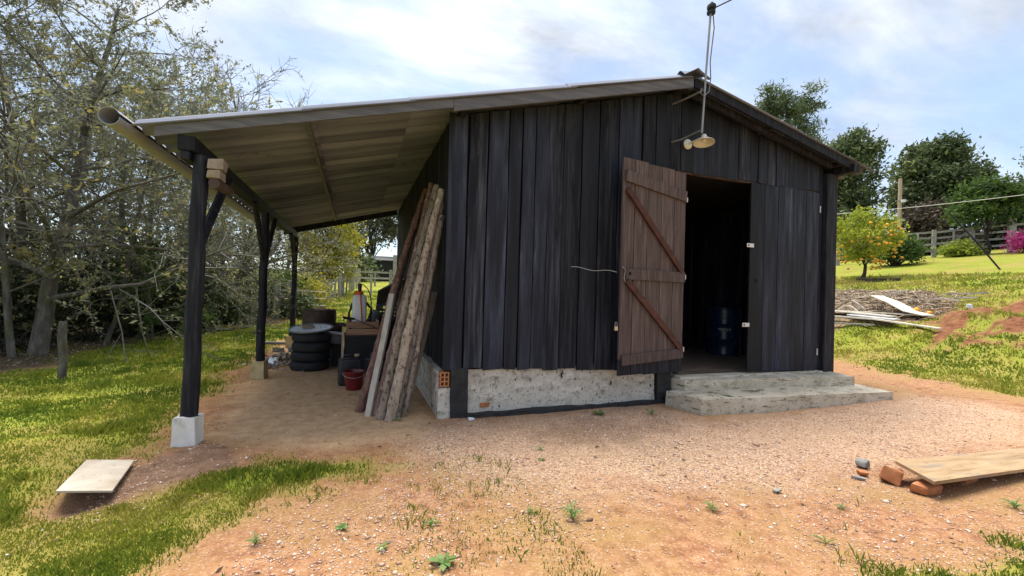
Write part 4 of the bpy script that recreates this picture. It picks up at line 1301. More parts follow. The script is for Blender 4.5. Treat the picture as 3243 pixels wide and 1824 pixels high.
o = MB().tube([(.25, 8.5, zc2 + .62), (.33, 8.45, zc2 + .75), (.43, 8.5, zc2 + .95)], [.1, .11, .1], 16).build('grey_pail', M['greymetal'], None, smooth=True, loc=(.3, 8.5, .6))
tag(o, 'grey metal pail tilted between the sprayer and the blue crate', 'pail')
gb = thing('grey_tub', 'grey metal tub with pale rim left of the black chest', 'tub', (-.27, 8.25, 0))
zg = G(-.27, 8.25)
R = Matrix.Rotation(.12, 3, 'Y')
MB().box((-.27, 8.3, zg + .49), (.24, .3, .17), R).build('tub_wall', M['greymetal'], gb, bevel=.02, smooth=True)
MB().box((-.275, 8.3, zg + .585), (.27, .33, .014), R).build('tub_rim', M['palemetal'], gb, bevel=.004)
MB().box((-.26, 8.36, zg + .2), (.16, .18, .4)).build('tub_stand', M['blackbox'], gb)
ba = thing('old_basin', 'pale worn basin tipped on its side below the grey tub', 'basin', (-.3, 8.55, 0))
Mz = T((-.29, 8.35, G(-.3, 8.4) + .19), rx=math.radians(78), rz=.25)
MB().lathe([(.19, .0), (.2, .008), (.19, .016), (.17, -.04), (.12, -.1), (.001, -.12), (.001, -.108), (.115, -.09), (.16, -.035), (.178, .0), (.19, .0)], 32, Mz, caps=False).build('basin_wall', M['palemetal'], ba, smooth=True)
bo = thing('rusty_pan', 'shallow rusty pan between the barrel and the crate', 'pan', (-.26, 8.9, 0))
zo = G(-.26, 8.9)
MB().lathe([(.001, 0), (.1, .0), (.15, .07), (.155, .075), (.15, .08), (.095, .012), (.001, .012)], 28, T((-.26, 8.8, zo + .62), rx=.15), caps=False).build('pan_wall', M['rust'], bo, smooth=True)
MB().box((-.26, 8.85, zo + .31), (.2, .2, .62)).build('pan_stand', M['blackbox'], bo)

# rubble beside the middle post
rub = random.Random(5)
mb = MB()
for k in range(150):
    x = rub.gauss(-1.28, .2); y = rub.gauss(8.75, .42); s = rub.uniform(.015, .055)
    hh = .16 * math.exp(-((x + 1.2) / .3) ** 2 - ((y - 8.8) / .5) ** 2)
    R = Matrix.Rotation(rub.uniform(0, 3), 3, 'Z') @ Matrix.Rotation(rub.uniform(-.6, .6), 3, 'X') @ Matrix.Rotation(rub.uniform(-.6, .6), 3, 'Y')
    mb.box((x, y, G(x, y) + hh * rub.uniform(.2, 1)), (s * rub.uniform(1, 2.2), s * rub.uniform(.8, 1.5), s * rub.uniform(.4, .9)), R, jit=s * .25, rng=rub)
tag(mb.build('rubble_heap', M['tanbrick'], None, loc=(-1.28, 8.75, 0)), 'heap of broken tile and brick pieces beside the middle post', 'rubble', kind='stuff')
for lab, x, y, z, d, m_ in [('large grey-pink stone on top of the rubble heap', -1.3, 9.1, .18, (.19, .14, .09), 'tanbrick'),
                            ('grey stone at the back of the rubble heap', -1.08, 9.25, .17, (.16, .12, .1), 'stone'),
                            ('orange tile shard on the left of the rubble heap', -1.5, 8.8, .12, (.17, .1, .03), 'brick')]:
    brick('rubble_stone', lab, (x, y, z + G(x, y)), d, rub.uniform(0, 3), M[m_], d[2] * .2, (rub.uniform(-.2, .2), .1), cat='stone', bevel=.012)
mb = MB(); V = []; F = []
for i in range(9):
    for j in range(7):
        x = -1.42 + i * .027; y = 8.28 + j * .035
        V.append((x, y, G(x, y) + .12 - .011 * (i - 5) ** 2 * .5 + .018 * math.sin(i * 1.9 + j * 1.3) + .02 * math.cos(j * 2.1) - .02 * (6 - j) * .5))
for i in range(8):
    for j in range(6): F.append((i * 7 + j, i * 7 + j + 1, i * 7 + j + 8, i * 7 + j + 7))
N0 = len(V); V += [(v[0], v[1], v[2] - .012) for v in V]; F += [tuple(N0 + q_ for q_ in reversed(f)) for f in F]
mb.add(V, F)
tag(mb.build('white_rag', M['lidwhite'], None, smooth=True, loc=(-1.32, 8.4, .05)), 'crumpled white rag at the foot of the rubble heap', 'rag')
o = MB().tube([(-1.95, 11.4, G(-1.95, 11.4) + .05), (-1.35, 11.25, G(-1.35, 11.25) + .05)], .035, 12).build('grey_pipe', M['greymetal'], None, smooth=True, loc=(-1.65, 11.3, 0))
tag(o, 'grey plastic pipe lying on the grass behind the rubble', 'pipe')

# ------------------------------------------------------------------ foreground boards and bricks
pbz = [G(x, y) for x, y in ((-1.72, 3.51), (-1.41, 3.45), (-1.53, 4.08), (-1.86, 4.16))]
o = MB().quadbox((-1.7, 3.49, .085), (-1.395, 3.43, .075), (-1.52, 4.05, .05), (-1.84, 4.13, .055), (0, 0, -.012)).build('cream_board', M['chipboard'], None, loc=(-1.62, 3.8, .03))
tag(o, 'flat cream panel lying over a hole in the left lawn', 'board')
o = MB().quadbox((3.93, 1.885, .135), (6.3, 1.87, .06), (6.3, 2.17, .075), (4.09, 2.21, .145), (0, 0, -.024)).build('yellow_plank', M['plank'], None, loc=(5, 2, .05))
tag(o, 'wide yellowish plank propped on bricks at the right edge', 'plank')
brick('brick', 'orange brick tilted under the end of the yellow plank', (4.03, 2.2, .045), (.2, .12, .095), .5, M['brick'], .022, (.2, .16), bevel=.014)
brick('brick', 'rounded orange brick at the near corner of the yellow plank', (4.04, 1.99, .035), (.19, .11, .075), .12, M['brick'], .022, (.05, -.08), bevel=.024)
brick('brick', 'brick hidden under the middle of the yellow plank', (4.62, 2.03, .045), (.2, .1, .09), .1, M['brick'], .006)
brick('stone', 'pale grey stone beside the orange bricks', (4.1, 2.45, .03), (.1, .08, .06), .3, M['stone'], .014, cat='stone', bevel=.014)
brick('brick', 'small broken brick shard left of the orange bricks', (3.93, 2.35, .015), (.08, .05, .03), .9, M['brick'], .008)
brick('stone', 'flat whitish stone chip left of the brick shard', (3.8, 2.3, .008), (.09, .035, .02), 2.4, M['stone'], .006, cat='stone')
brick('stone', 'flat pale stone by the red hollow in the gravel', (2.95, 2.32, .004), (.07, .035, .016), .1, M['stone'], .006, cat='stone')
brick('stone', 'small white stone at the foot of the black corner footing', (1.23, 4.56, .012), (.06, .035, .03), .3, M['lidwhite'], .008, cat='stone')

# ------------------------------------------------------------------ vegetation
def np_tube(P, R, n):
    P = np.asarray(P, float); R = np.asarray(R, float)
    D = np.gradient(P, axis=0); D /= np.linalg.norm(D, axis=1)[:, None] + 1e-9
    ref = np.array([0, 0, 1.]) if abs(D[0, 2]) < .9 else np.array([1., 0, 0])
    A = np.cross(D, ref); A /= np.linalg.norm(A, axis=1)[:, None] + 1e-9
    B = np.cross(D, A)
    t = np.arange(n) * 2 * np.pi / n
    V = P[:, None] + R[:, None, None] * (A[:, None] * np.cos(t)[None, :, None] + B[:, None] * np.sin(t)[None, :, None])
    m = len(P)
    i = np.arange(m - 1)[:, None] * n; k = np.arange(n)[None]; k2 = (k + 1) % n
    F = np.stack([i + k, i + k2, i + n + k2, i + n + k], -1).reshape(-1, 4)
    return V.reshape(-1, 3), F


def join(parts):
    V = []; F = []; o = 0
    for v, f in parts:
        V.append(v); F.append(f + o); o += len(v)
    return np.concatenate(V), np.concatenate(F)


def path(r, p, d, L, n, jit, up):
    d = d / np.linalg.norm(d); pts = [p]
    for i in range(n):
        d = d + r.normal(0, jit, 3); d[2] += up; d = d / np.linalg.norm(d)
        p = p + d * L / n; pts.append(p)
    return np.array(pts)


def leaves(r, C, size, aspect=.5, flat=.0, svar=.4):
    n = len(C)
    a = r.normal(size=(n, 3)); a[:, 2] *= (1 - flat); a /= np.linalg.norm(a, axis=1)[:, None]
    b = np.cross(a, r.normal(size=(n, 3))); b /= np.linalg.norm(b, axis=1)[:, None] + 1e-9
    s = size * (1 + svar * r.uniform(-1, 1, n))[:, None]
    V = np.stack([C - a * s, C - b * s * aspect + a * s * .1, C + a * s, C + b * s * aspect + a * s * .1], 1).reshape(-1, 3)
    F = np.arange(4 * n).reshape(-1, 4)
    return V, F


def along(r, paths, n, spread):
    k = r.randint(0, len(paths), n); t = r.uniform(.15, .999, n)
    ln = np.array([len(q) for q in paths]); st = np.concatenate([[0], np.cumsum(ln)[:-1]]); A_ = np.concatenate(paths)
    f = t * (ln[k] - 1); j = f.astype(int); i0 = st[k] + j
    out_ = A_[i0] + (A_[i0 + 1] - A_[i0]) * (f - j)[:, None]
    return out_ + r.normal(0, spread, (n, 3))


def put(name, VF, mat, parent, base, fattr=None, smooth=True):
    V, F = VF
    me = np_mesh(name, V, F, mat, smooth=smooth, fattr=fattr)
    o = link(bpy.data.objects.new(name, me), parent)
    if name in ('branches', 'crown', 'stems'): o['kind'] = 'stuff'
    return o


def tree(name, label, x, y, h, seed, r0=.1, lean=(0, 0), first=.3, n1=13, n2=8, n3=6, L1=.42, up1=.03, up2=.0, nleaf=7000, ls=.034, lmat='leaf_olive', bark='bark', tw='twig', sink=.05, vb=0., cat='tree', group=None, twr=1.0):
    r = np.random.RandomState(seed)
    z = G(x, y) - sink
    t = thing(name, label, cat, (x, y, z + sink), group)
    base = np.array([x, y, z])
    tr = path(r, base, np.array([lean[0], lean[1], 1.]), h * .85, 10, .06, .04)
    tr = np.concatenate([tr[:1], tr])
    tr[1] = tr[0] * .9 + tr[2] * .1
    rad = np.linspace(1, .18, len(tr)) * r0; rad[0] *= 1.5
    big = [np_tube(tr, rad, 9)]; sm = []; tips = []
    for i in range(n1):
        f = first + (1 - first) * (i + r.uniform(0, 1)) / n1
        s = f * (len(tr) - 1); j = min(int(s), len(tr) - 2); p = tr[j] + (tr[j + 1] - tr[j]) * (s - j)
        az = i * 2.4 + r.uniform(-.5, .5)
        d = np.array([math.cos(az), math.sin(az), r.uniform(.25, .8)])
        L = h * L1 * (1.15 - .75 * f) * r.uniform(.75, 1.2)
        b1 = path(r, p, d, L, 6, .13, up1); rb = r0 * (1 - f * .75) * .42
        big.append(np_tube(b1, np.linspace(1, .25, 7) * rb, 5))
        for k in range(n2):
            s = r.uniform(1.2, 6); j = min(int(s), 5); p2 = b1[j] + (b1[j + 1] - b1[j]) * (s - j)
            d2 = (b1[j + 1] - b1[j]) / (np.linalg.norm(b1[j + 1] - b1[j])) + r.normal(0, .65, 3)
            b2 = path(r, p2, d2, L * r.uniform(.3, .6), 5, .16, up2)
            sm.append(np_tube(b2, np.linspace(1, .3, 6) * max(.006, rb * .32) * twr, 3)); tips.append(b2)
            for q in range(n3):
                s = r.uniform(1, 5); j = min(int(s), 4); p3 = b2[j] + (b2[j + 1] - b2[j]) * (s - j)
                d3 = (b2[j + 1] - b2[j]) / np.linalg.norm(b2[j + 1] - b2[j]) + r.normal(0, .7, 3)
                b3 = path(r, p3, d3, L * r.uniform(.14, .3), 3, .18, up2)
                sm.append(np_tube(b3, np.linspace(1, .4, 4) * .005 * twr, 3)); tips.append(b3)
    put('trunk', join(big), M[bark], t, base)
    put('branches', join(sm), M[tw], t, base)
    if nleaf:
        nleaf = int(nleaf * 1.1); C = along(r, tips, nleaf, ls * .85)
        V, F = leaves(r, C, ls, .42, svar=.65)
        clump = fbm(C[:, 0] * 1.1 + C[:, 2] * .7 + seed, C[:, 1] * 1.1 + C[:, 2] * .5, 3)
        fa = np.clip((clump - .5) * 1.6 + .45 + vb + r.normal(0, .16, nleaf), 0, 1)
        put('crown', (V, F), M[lmat], t, base, fattr=fa, smooth=False)
    return t


def clump_tree(name, label, x, y, cz_, rad, seed, trunk_r=.15, ncl=60, per=120, ls=.1, cs=.32, lmat='leaf_dark', bark='dtwig', trunk=True, cat='tree', group=None, shell=.55, lower=-.6, vb=0., cx=0, cy=0, asp=.45):
    """crown of leaf clumps spread through an uneven ellipsoid, limbs reaching to the clumps"""
    r = np.random.RandomState(seed)
    z = G(x, y)
    t = thing(name, label, cat, (x, y, z), group)
    base = np.array([x, y, z - .05]); cc = np.array([x + cx, y + cy, cz_])
    d = r.normal(size=(ncl, 3)); d /= np.linalg.norm(d, axis=1)[:, None]
    d[:, 2] = np.where(d[:, 2] < lower, -d[:, 2], d[:, 2])
    rr = r.uniform(shell, 1, ncl) ** .6 * (.78 + .3 * r.rand(ncl))
    P_ = cc + d * rr[:, None] * np.array(rad)
    P_[:, 2] = np.maximum(P_[:, 2], z + .15)
    parts = []
    if trunk:
        top = cc + np.array([0, 0, rad[2] * .35])
        tp = np.array([base + (top - base) * k / 7 + (r.normal(0, .05 * rad[0], 3) * (0 < k) * np.array([1, 1, 0])) for k in range(8)])
        rt = np.linspace(1, .3, 8) * trunk_r; rt[0] *= 1.35
        parts.append(np_tube(tp, rt, 8))
        for i in range(0, ncl, 2):
            k = r.randint(2, 7); a_ = tp[k]
            m_ = (a_ + P_[i]) / 2 + r.normal(0, .08 * rad[0], 3)
            parts.append(np_tube(np.array([a_, m_, P_[i]]), np.array([.28, .16, .06]) * trunk_r, 4))
    else:
        for i in range(0, ncl, 2):
            a_ = base + r.normal(0, .12, 3) * np.array([rad[0], rad[1], 0])
            parts.append(np_tube(np.array([a_, (a_ + P_[i]) / 2 + r.normal(0, .05, 3), P_[i]]), np.array([1, .7, .3]) * trunk_r, 4))
    put('trunk' if trunk else 'stems', join(parts), M[bark], t, base)
    n = ncl * per
    C = np.repeat(P_, per, 0) + r.normal(0, 1, (n, 3)) * (cs * np.repeat(r.uniform(.7, 1.25, ncl), per))[:, None] * np.array([1, 1, .75])
    C[:, 2] = np.maximum(C[:, 2], z + .03)
    V, F = leaves(r, C, ls, asp)
    fa = np.clip(np.repeat(r.normal(.45 + vb, .16, ncl), per) + r.normal(0, .16, n), 0, 1)
    put('crown', (V, F), M[lmat], t, base, fattr=fa, smooth=False)
    return t


GL = 'trees along the left edge of the lawn'
LEFT = [
    ('thick mossy trunked tree nearest the left lawn edge', -5.45, 10.5, 8.2, 1, dict(r0=.15, lean=(.03, .02), first=.22, n1=20, L1=.5, up1=-.01, nleaf=13000)),
    ('slender yellowish trunk leaning left at the far left edge', -5.6, 10.15, 8.0, 2, dict(r0=.06, lean=(-.1, .05), first=.22, n1=17, nleaf=10000)),
    ('pale slender trunk leaning right behind the mossy fence stick', -4.95, 11.6, 6.8, 3, dict(r0=.05, lean=(.16, .1), first=.24, n1=18, L1=.5, up1=-.01, nleaf=12000)),
    ('thin dark trunk between the pale trunk and the sapling', -4.75, 13.0, 6.9, 4, dict(r0=.06, lean=(-.02, .05), first=.24, n1=18, L1=.46, up1=-.01, nleaf=12000)),
    ('tall tree with long arching grey limbs over the left lawn', -6.9, 12.6, 8.4, 5, dict(r0=.13, lean=(.1, -.08), first=.22, n1=20, L1=.55, up1=-.02, nleaf=13000)),
    ('dense twiggy tree behind the thin dark trunk', -5.9, 14.8, 8.0, 6, dict(r0=.1, first=.25, n1=15, nleaf=9000)),
    ('tree with pale mossy trunk leaning right behind the front post', -4.15, 16.6, 7.2, 7, dict(r0=.15, lean=(.3, .05), first=.3, n1=16, L1=.48, nleaf=11000)),
    ('yellow-tinged tree seen between the first two posts', -4.4, 15.2, 6.4, 8, dict(r0=.07, first=.2, n1=18, L1=.46, up1=-.01, lmat='leaf_olive', vb=.22, nleaf=12000)),
    ('tall sparse tree behind the left thicket', -8.6, 16.5, 9.2, 9, dict(r0=.14, first=.25, n1=16, nleaf=8000, vb=.1)),
    ('broad twiggy tree at the back of the left thicket', -7.3, 19.0, 9.4, 10, dict(r0=.13, first=.22, n1=16, nleaf=9000, vb=.08)),
    ('grey-green tree behind the middle post', -3.9, 19.6, 7.6, 12, dict(r0=.1, first=.22, n1=15, nleaf=9500, vb=.12)),
    ('olive tree beyond the weathered fence frame', -3.0, 23.0, 7.2, 13, dict(r0=.1, first=.2, n1=15, nleaf=9500, ls=.055, vb=.15)),
    ('olive tree far back behind the left thicket', -6.0, 24.0, 8.8, 14, dict(r0=.12, first=.2, n1=15, nleaf=9000, ls=.055, vb=.1)),
    ('overhanging tree reaching in from beyond the left edge', -6.9, 9.2, 8.2, 15, dict(r0=.12, lean=(.1, .1), first=.3, n1=15, L1=.5, nleaf=8000, vb=.05)),
]
for lab, x, y, h, sd, kw in LEFT:
    tree('tree', lab, x, y, h, sd, group=GL, **kw)
tree('bare_tree', 'leafless grey tree rising above the lean-to roof', -5.0, 24.6, 12.4, 21, r0=.13, first=.4, n1=15, n2=9, n3=6, L1=.4, up1=.06, up2=.05, nleaf=250, ls=.05, twr=2.3)
# undergrowth
UG = 'undergrowth below the left trees'
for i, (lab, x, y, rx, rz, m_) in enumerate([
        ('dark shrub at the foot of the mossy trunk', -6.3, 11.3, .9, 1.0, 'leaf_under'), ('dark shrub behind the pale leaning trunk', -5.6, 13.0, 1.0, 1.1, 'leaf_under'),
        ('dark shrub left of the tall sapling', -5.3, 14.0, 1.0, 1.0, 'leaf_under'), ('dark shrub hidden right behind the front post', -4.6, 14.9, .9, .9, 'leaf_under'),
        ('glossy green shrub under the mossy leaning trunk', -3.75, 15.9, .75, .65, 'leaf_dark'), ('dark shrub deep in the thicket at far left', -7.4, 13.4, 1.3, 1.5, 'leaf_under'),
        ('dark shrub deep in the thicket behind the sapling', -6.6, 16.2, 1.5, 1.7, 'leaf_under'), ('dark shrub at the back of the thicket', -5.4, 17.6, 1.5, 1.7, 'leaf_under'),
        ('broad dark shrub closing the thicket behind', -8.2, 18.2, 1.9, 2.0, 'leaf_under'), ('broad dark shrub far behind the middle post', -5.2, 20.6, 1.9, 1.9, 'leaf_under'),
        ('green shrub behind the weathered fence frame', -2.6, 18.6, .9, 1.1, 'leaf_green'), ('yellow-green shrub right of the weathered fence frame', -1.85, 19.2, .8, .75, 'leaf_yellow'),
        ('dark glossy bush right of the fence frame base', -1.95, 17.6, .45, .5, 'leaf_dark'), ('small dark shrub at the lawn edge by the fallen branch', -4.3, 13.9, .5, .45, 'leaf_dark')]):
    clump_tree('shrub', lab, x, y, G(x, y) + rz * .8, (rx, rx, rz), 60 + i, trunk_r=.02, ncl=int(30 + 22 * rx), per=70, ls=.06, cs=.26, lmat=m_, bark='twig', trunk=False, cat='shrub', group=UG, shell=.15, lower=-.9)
# young sapling with layered bright foliage
tree('sapling', 'young bright green sapling with layered leaves in front of the thicket', -4.25, 12.0, 2.9, 31, r0=.03, first=.12, n1=16, n2=5, n3=2, L1=.3, up1=-.02, nleaf=2600, ls=.045, lmat='leaf_green', cat='sapling')
tree('creeper_sapling', 'leggy sapling with yellow leaves at the far left edge', -6.0, 10.9, 2.4, 33, r0=.02, first=.2, n1=9, n2=4, n3=2, L1=.35, nleaf=900, ls=.034, lmat='leaf_olive', vb=.25, cat='sapling')
# mid distance
clump_tree('yellow_tree', 'round yellow-green tree seen under the lean-to roof', -1.5, 26.5, 4.3, (1.75, 1.8, 2.9), 41, trunk_r=.14, ncl=90, per=110, ls=.09, cs=.36, lmat='leaf_yellow', lower=-1, vb=-.05)
clump_tree('far_tree', 'pale hazy tree behind the far rail fence', 1.4, 48, 8.2, (3.4, 3, 3.6), 42, trunk_r=.25, ncl=60, per=70, ls=.2, cs=.55, lmat='leaf_far')
clump_tree('far_tree', 'pale hazy tree above the distant dark shed', 5.4, 47, 9.0, (3.4, 3, 4.4), 43, trunk_r=.25, ncl=60, per=75, ls=.2, cs=.55, lmat='leaf_far')
clump_tree('far_tree', 'grey-green far tree just right of the yellow tree', -2.2, 42, 5.8, (3.0, 3, 3.6), 44, trunk_r=.2, ncl=60, per=80, ls=.18, cs=.5, lmat='leaf_far')
clump_tree('far_shrub', 'dark shrub beside the distant dark shed', .6, 40.5, 3.1, (1.1, 1, 1.1), 45, trunk_r=.04, ncl=30, per=60, ls=.14, cs=.35, lmat='leaf_dark', trunk=False, cat='shrub')
clump_tree('weed_clump', 'tall yellowish weeds behind the white sprayer', 1.6, 17.5, G(1.6, 17.5) + .25, (.7, .7, .3), 46, trunk_r=.006, ncl=40, per=40, ls=.045, cs=.16, lmat='leaf_yellow', bark='twig', trunk=False, cat='plant')

# right hand side
clump_tree('pine_tree', 'tall pine with tufted crown behind the right roof slope', 35.3, 27.6, 16.2, (3.7, 3.2, 4.2), 51, trunk_r=.3, ncl=58, per=170, ls=.2, cs=.38, lmat='leaf_dark', shell=.35, vb=-.05, asp=.2)
clump_tree('evergreen_tree', 'tall dark tree with a notched crown right of the roof corner', 32.35, 20.65, 9.5, (1.5, 1.7, 3.9), 52, trunk_r=.25, ncl=85, per=150, ls=.14, cs=.36, lmat='leaf_dark', vb=.1)
clump_tree('evergreen_tree', 'large round dark tree behind the utility pole', 37.5, 18.35, 9.5, (2.5, 2.4, 3.2), 53, trunk_r=.28, ncl=130, per=150, ls=.15, cs=.38, lmat='leaf_dark', vb=.06)
clump_tree('evergreen_tree', 'dark spreading tree low behind the mandarin tree', 31.8, 21.2, 6.2, (2.6, 2.2, 2.3), 54, trunk_r=.2, ncl=110, per=130, ls=.15, cs=.42, lmat='leaf_dark', lower=-1)
clump_tree('shrub', 'brown-leaved shrub mass below the large round tree', 33.6, 16.4, 5.9, (2.2, 1.6, 1.9), 55, trunk_r=.06, ncl=70, per=110, ls=.13, cs=.38, lmat='leaf_brown', bark='dtwig', trunk=False, cat='shrub', lower=-1)
clump_tree('garden_tree', 'small leafy tree in front of the fence at right', 28.6, 11.9, 6.25, (1.25, 1.2, 1.05), 56, trunk_r=.09, ncl=46, per=110, ls=.11, cs=.33, lmat='leaf_green', vb=-.12)
clump_tree('far_tree', 'pale brown-green tree at the right edge behind the fence', 39.5, 14.0, 7.2, (2.2, 2.0, 2.2), 57, trunk_r=.18, ncl=70, per=90, ls=.15, cs=.45, lmat='leaf_far')
clump_tree('evergreen_tree', 'dark tree crown cut off by the right edge', 48.2, 15.6, 11.4, (1.9, 2.0, 2.0), 58, trunk_r=.25, ncl=70, per=110, ls=.17, cs=.48, lmat='leaf_dark')
clump_tree('shrub', 'small round green bush between the mandarin tree and fence', 23.3, 12.75, 3.75, (.95, .9, .7), 59, trunk_r=.03, ncl=50, per=100, ls=.07, cs=.2, lmat='leaf_green', bark='dtwig', trunk=False, cat='shrub', vb=-.15)
clump_tree('shrub', 'lime green low bush in front of the wooden gate', 27.3, 12.3, G(27.3, 12.3) + .3, (.7, .6, .34), 61, trunk_r=.02, ncl=36, per=80, ls=.07, cs=.17, lmat='leaf_lime', bark='twig', trunk=False, cat='shrub')
clump_tree('azalea', 'magenta flowering azalea at the right edge', 27.5, 10.0, G(27.5, 10.0) + .42, (.7, .65, .4), 62, trunk_r=.02, ncl=40, per=90, ls=.06, cs=.17, lmat='petal', bark='twig', trunk=False, cat='shrub')
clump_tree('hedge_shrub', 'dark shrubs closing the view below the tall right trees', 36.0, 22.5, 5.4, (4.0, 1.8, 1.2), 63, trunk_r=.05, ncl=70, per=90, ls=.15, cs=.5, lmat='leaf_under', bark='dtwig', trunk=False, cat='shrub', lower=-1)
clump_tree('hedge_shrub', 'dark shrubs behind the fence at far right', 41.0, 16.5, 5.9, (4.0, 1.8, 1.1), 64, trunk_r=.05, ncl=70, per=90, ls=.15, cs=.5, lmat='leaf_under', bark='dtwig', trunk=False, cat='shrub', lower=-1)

# mandarin tree with fruit
mx_, my_ = 18.05, 10.95
mz_ = G(mx_, my_)
mand = clump_tree('mandarin_tree', 'mandarin tree full of orange fruit on the right lawn', mx_, my_, mz_ + 1.6, (1.15, 1.1, .98), 71, trunk_r=.065, ncl=72, per=75, ls=.06, cs=.17, lmat='leaf_mand', vb=.08, lower=-1)
r = np.random.RandomState(4)
fm = None
for k in range(75):
    d = r.normal(size=3); d /= np.linalg.norm(d)
    if d[1] > .5: d[1] = -d[1]
    p = np.array([mx_, my_, mz_ + 1.5]) + d * np.array([1.18, 1.13, 1.0]) * r.uniform(.8, 1.08)
    p[2] = max(p[2] - (.1 if k % 3 else .35), mz_ + .42)
    if fm is None:
        fm = bpy.data.meshes.new('fruit'); bm = bmesh.new(); bmesh.ops.create_icosphere(bm, subdivisions=1, radius=.058)
        for v in bm.verts: v.co.z *= .86
        bm.to_mesh(fm); bm.free(); fm.materials.append(M['fruit'])
        for q_ in fm.polygons: q_.use_smooth = True
    o = bpy.data.objects.new('fruit', fm); o.location = p; link(o, mand)
# dug ring at its foot
# ------------------------------------------------------------------ fences, poles, wires
def post_at(x, y, h, w, mat, parent, name='post', sink=.1, lean=0, rz=0):
    z = G(x, y)
    R = Matrix.Rotation(rz, 3, 'Z') @ Matrix.Rotation(lean, 3, 'Y')
    return MB().box((x, y, z + h / 2 - sink / 2), (w, w, h + sink), R, jit=w * .06, rng=rng).build(name, mat, parent)


fence = thing('rail_fence', 'weathered grey rail fence along the top of the right lawn', 'fence', (27.8, 12.5, G(27.8, 12.5)))
A = np.array([25.0, 16.4]); B = np.array([31.6, 9.2])
ts = [0, .14, .27, .405, .55, .69, .83, 1.0]
pp = [A + (B - A) * t for t in ts]
rz_f = math.atan2(*(B - A)[::-1])
for i, p in enumerate(pp):
    big = i in (2, 5)
    post_at(p[0], p[1], 1.65 if big else 1.4, .24 if big else .15, M['oldwood'], fence, rz=rz_f)
for i in range(len(pp) - 1):
    a_, b2 = pp[i], pp[i + 1]
    for k, zz in enumerate((.35, .68, 1.0, 1.3)):
        dz = rng.uniform(-.04, .04)
        MB().bar((a_[0], a_[1], G(*a_) + zz + dz), (b2[0], b2[1], G(*b2) + zz + rng.uniform(-.04, .04)), .035, .1).build('rail', M['oldrail'], fence)
    if i in (1, 2, 3, 5):
        s_ = 1 if i % 2 else -1
        z0, z1 = (.2, 1.32) if s_ > 0 else (1.32, .2)
        MB().bar((a_[0] - .03, a_[1] - .05, G(*a_) + z0), (b2[0] - .03, b2[1] - .05, G(*b2) + z1), .035, .09).build('diagonal_brace', M['oldrail'], fence)
        m_ = (a_ + b2) / 2
        post_at(m_[0] - .04, m_[1] - .05, 1.3, .07, M['oldrail'], fence, 'upright', rz=rz_f)
for lab, x, y, h, w, m_ in [('thick black gate post near the right edge of the fence', 29.9, 10.75, 1.6, .3, 'dtwig'), ('pale grey board gate post right of the black post', 30.4, 10.1, 1.5, .5, 'oldwood')]:
    o = MB().box((x, y, G(x, y) + h / 2 - .05), (w, .15, h + .1), Matrix.Rotation(rz_f, 3, 'Z'), jit=.015, rng=rng).build('gate_post', M[m_], None, loc=(x, y, G(x, y)))
    tag(o, lab, 'post')
up = thing('utility_pole', 'pale slender utility pole in front of the dark trees', 'utility pole', (30.5, 16.53, G(30.5, 16.53)))
zu = G(30.5, 16.53)
MB().tube([(30.45, 16.53, zu - .2), (30.47, 16.53, zu + 2.4), (30.5, 16.53, 8.85)], [.11, .1, .085], 12).build('pole', M['woodpale'], up, smooth=True)
MB().box((30.5, 16.45, 7.5), (.6, .06, .06), Matrix.Rotation(-.6, 3, 'Z')).build('crossarm', M['oldwood'], up)
MB().tube([(30.5, 16.35, 7.4), (30.5, 16.35, 7.55)], .12, 10).build('insulator', M['whiteplastic'], up)


def cable(lab, a_, b2, sag, rr, mat, n=24):
    a_ = np.array(a_); b2 = np.array(b2)
    pts = []
    for k in range(n + 1):
        t = k / n; p = a_ + (b2 - a_) * t; p[2] -= sag * 4 * t * (1 - t); pts.append(tuple(p))
    tag(MB().tube(pts, rr, 5).build('overhead_cable', mat, None, smooth=True, loc=pts[0]), lab, 'cable')


cable('pale service cable crossing in front of the right trees', (12.0, 14.8, 4.35), (27.5, 9.2, 6.3), .18, .012, M['hasp'], 30)
for i, (z0, z1) in enumerate(((10.55, 10.9), (10.1, 10.35), (9.8, 9.75))):
    cable(('highest', 'middle', 'lowest')[i] + ' thin power line across the sky at far right', (41.5, 20.0, z0), (46.0, 16.3, z1), .05, .012, M['greymetal'], 6)
sp_ = MB().tube([(20.3, 8.05, G(20.3, 8.05) - .1), (20.1, 8.6, 3.55), (19.86, 9.26, 4.66)], [.026, .026, .02], 8).build('leaning_strut', M['black_post'], None, smooth=True, loc=(20.3, 8.05, G(20.3, 8.05)))
tag(sp_, 'dark strut leaning up from the right lawn to the service cable', 'pole')

# left side fence remains
o = MB().tube([(-3.78, 7.8, -.05), (-3.77, 7.8, .3), (-3.79, 7.79, .6), (-3.785, 7.8, .8)], [.05, .047, .05, .042], 9).build('mossy_stake', M['bark'], None, smooth=True, loc=(-3.78, 7.8, 0))
tag(o, 'mossy leaning fence stake on the left lawn edge', 'stake')
fr = thing('fence_frame', 'pair of weathered fence posts joined by a crosspiece', 'fence posts', (-2.45, 17.3, G(-2.45, 17.3)))
post_at(-2.56, 17.3, 1.32, .18, M['oldwood'], fr); post_at(-2.17, 17.4, 1.34, .17, M['oldwood'], fr)
MB().box((-2.37, 17.3, G(-2.4, 17.3) + .8), (.34, .07, .12)).build('crosspiece', M['oldrail'], fr)
for zz in (.25, .5, .75, 1.0):
    MB().tube([(-2.62, 17.18, G(-2.5, 17.3) + zz), (-1.0, 17.6, G(-1, 17.6) + zz - .05)], .006, 4).build('wire', M['wire'], fr)
pf = thing('paling_fence', 'row of rough grey fence stakes running back beside the yellow tree', 'fence', (-.6, 26, G(-.6, 26)))
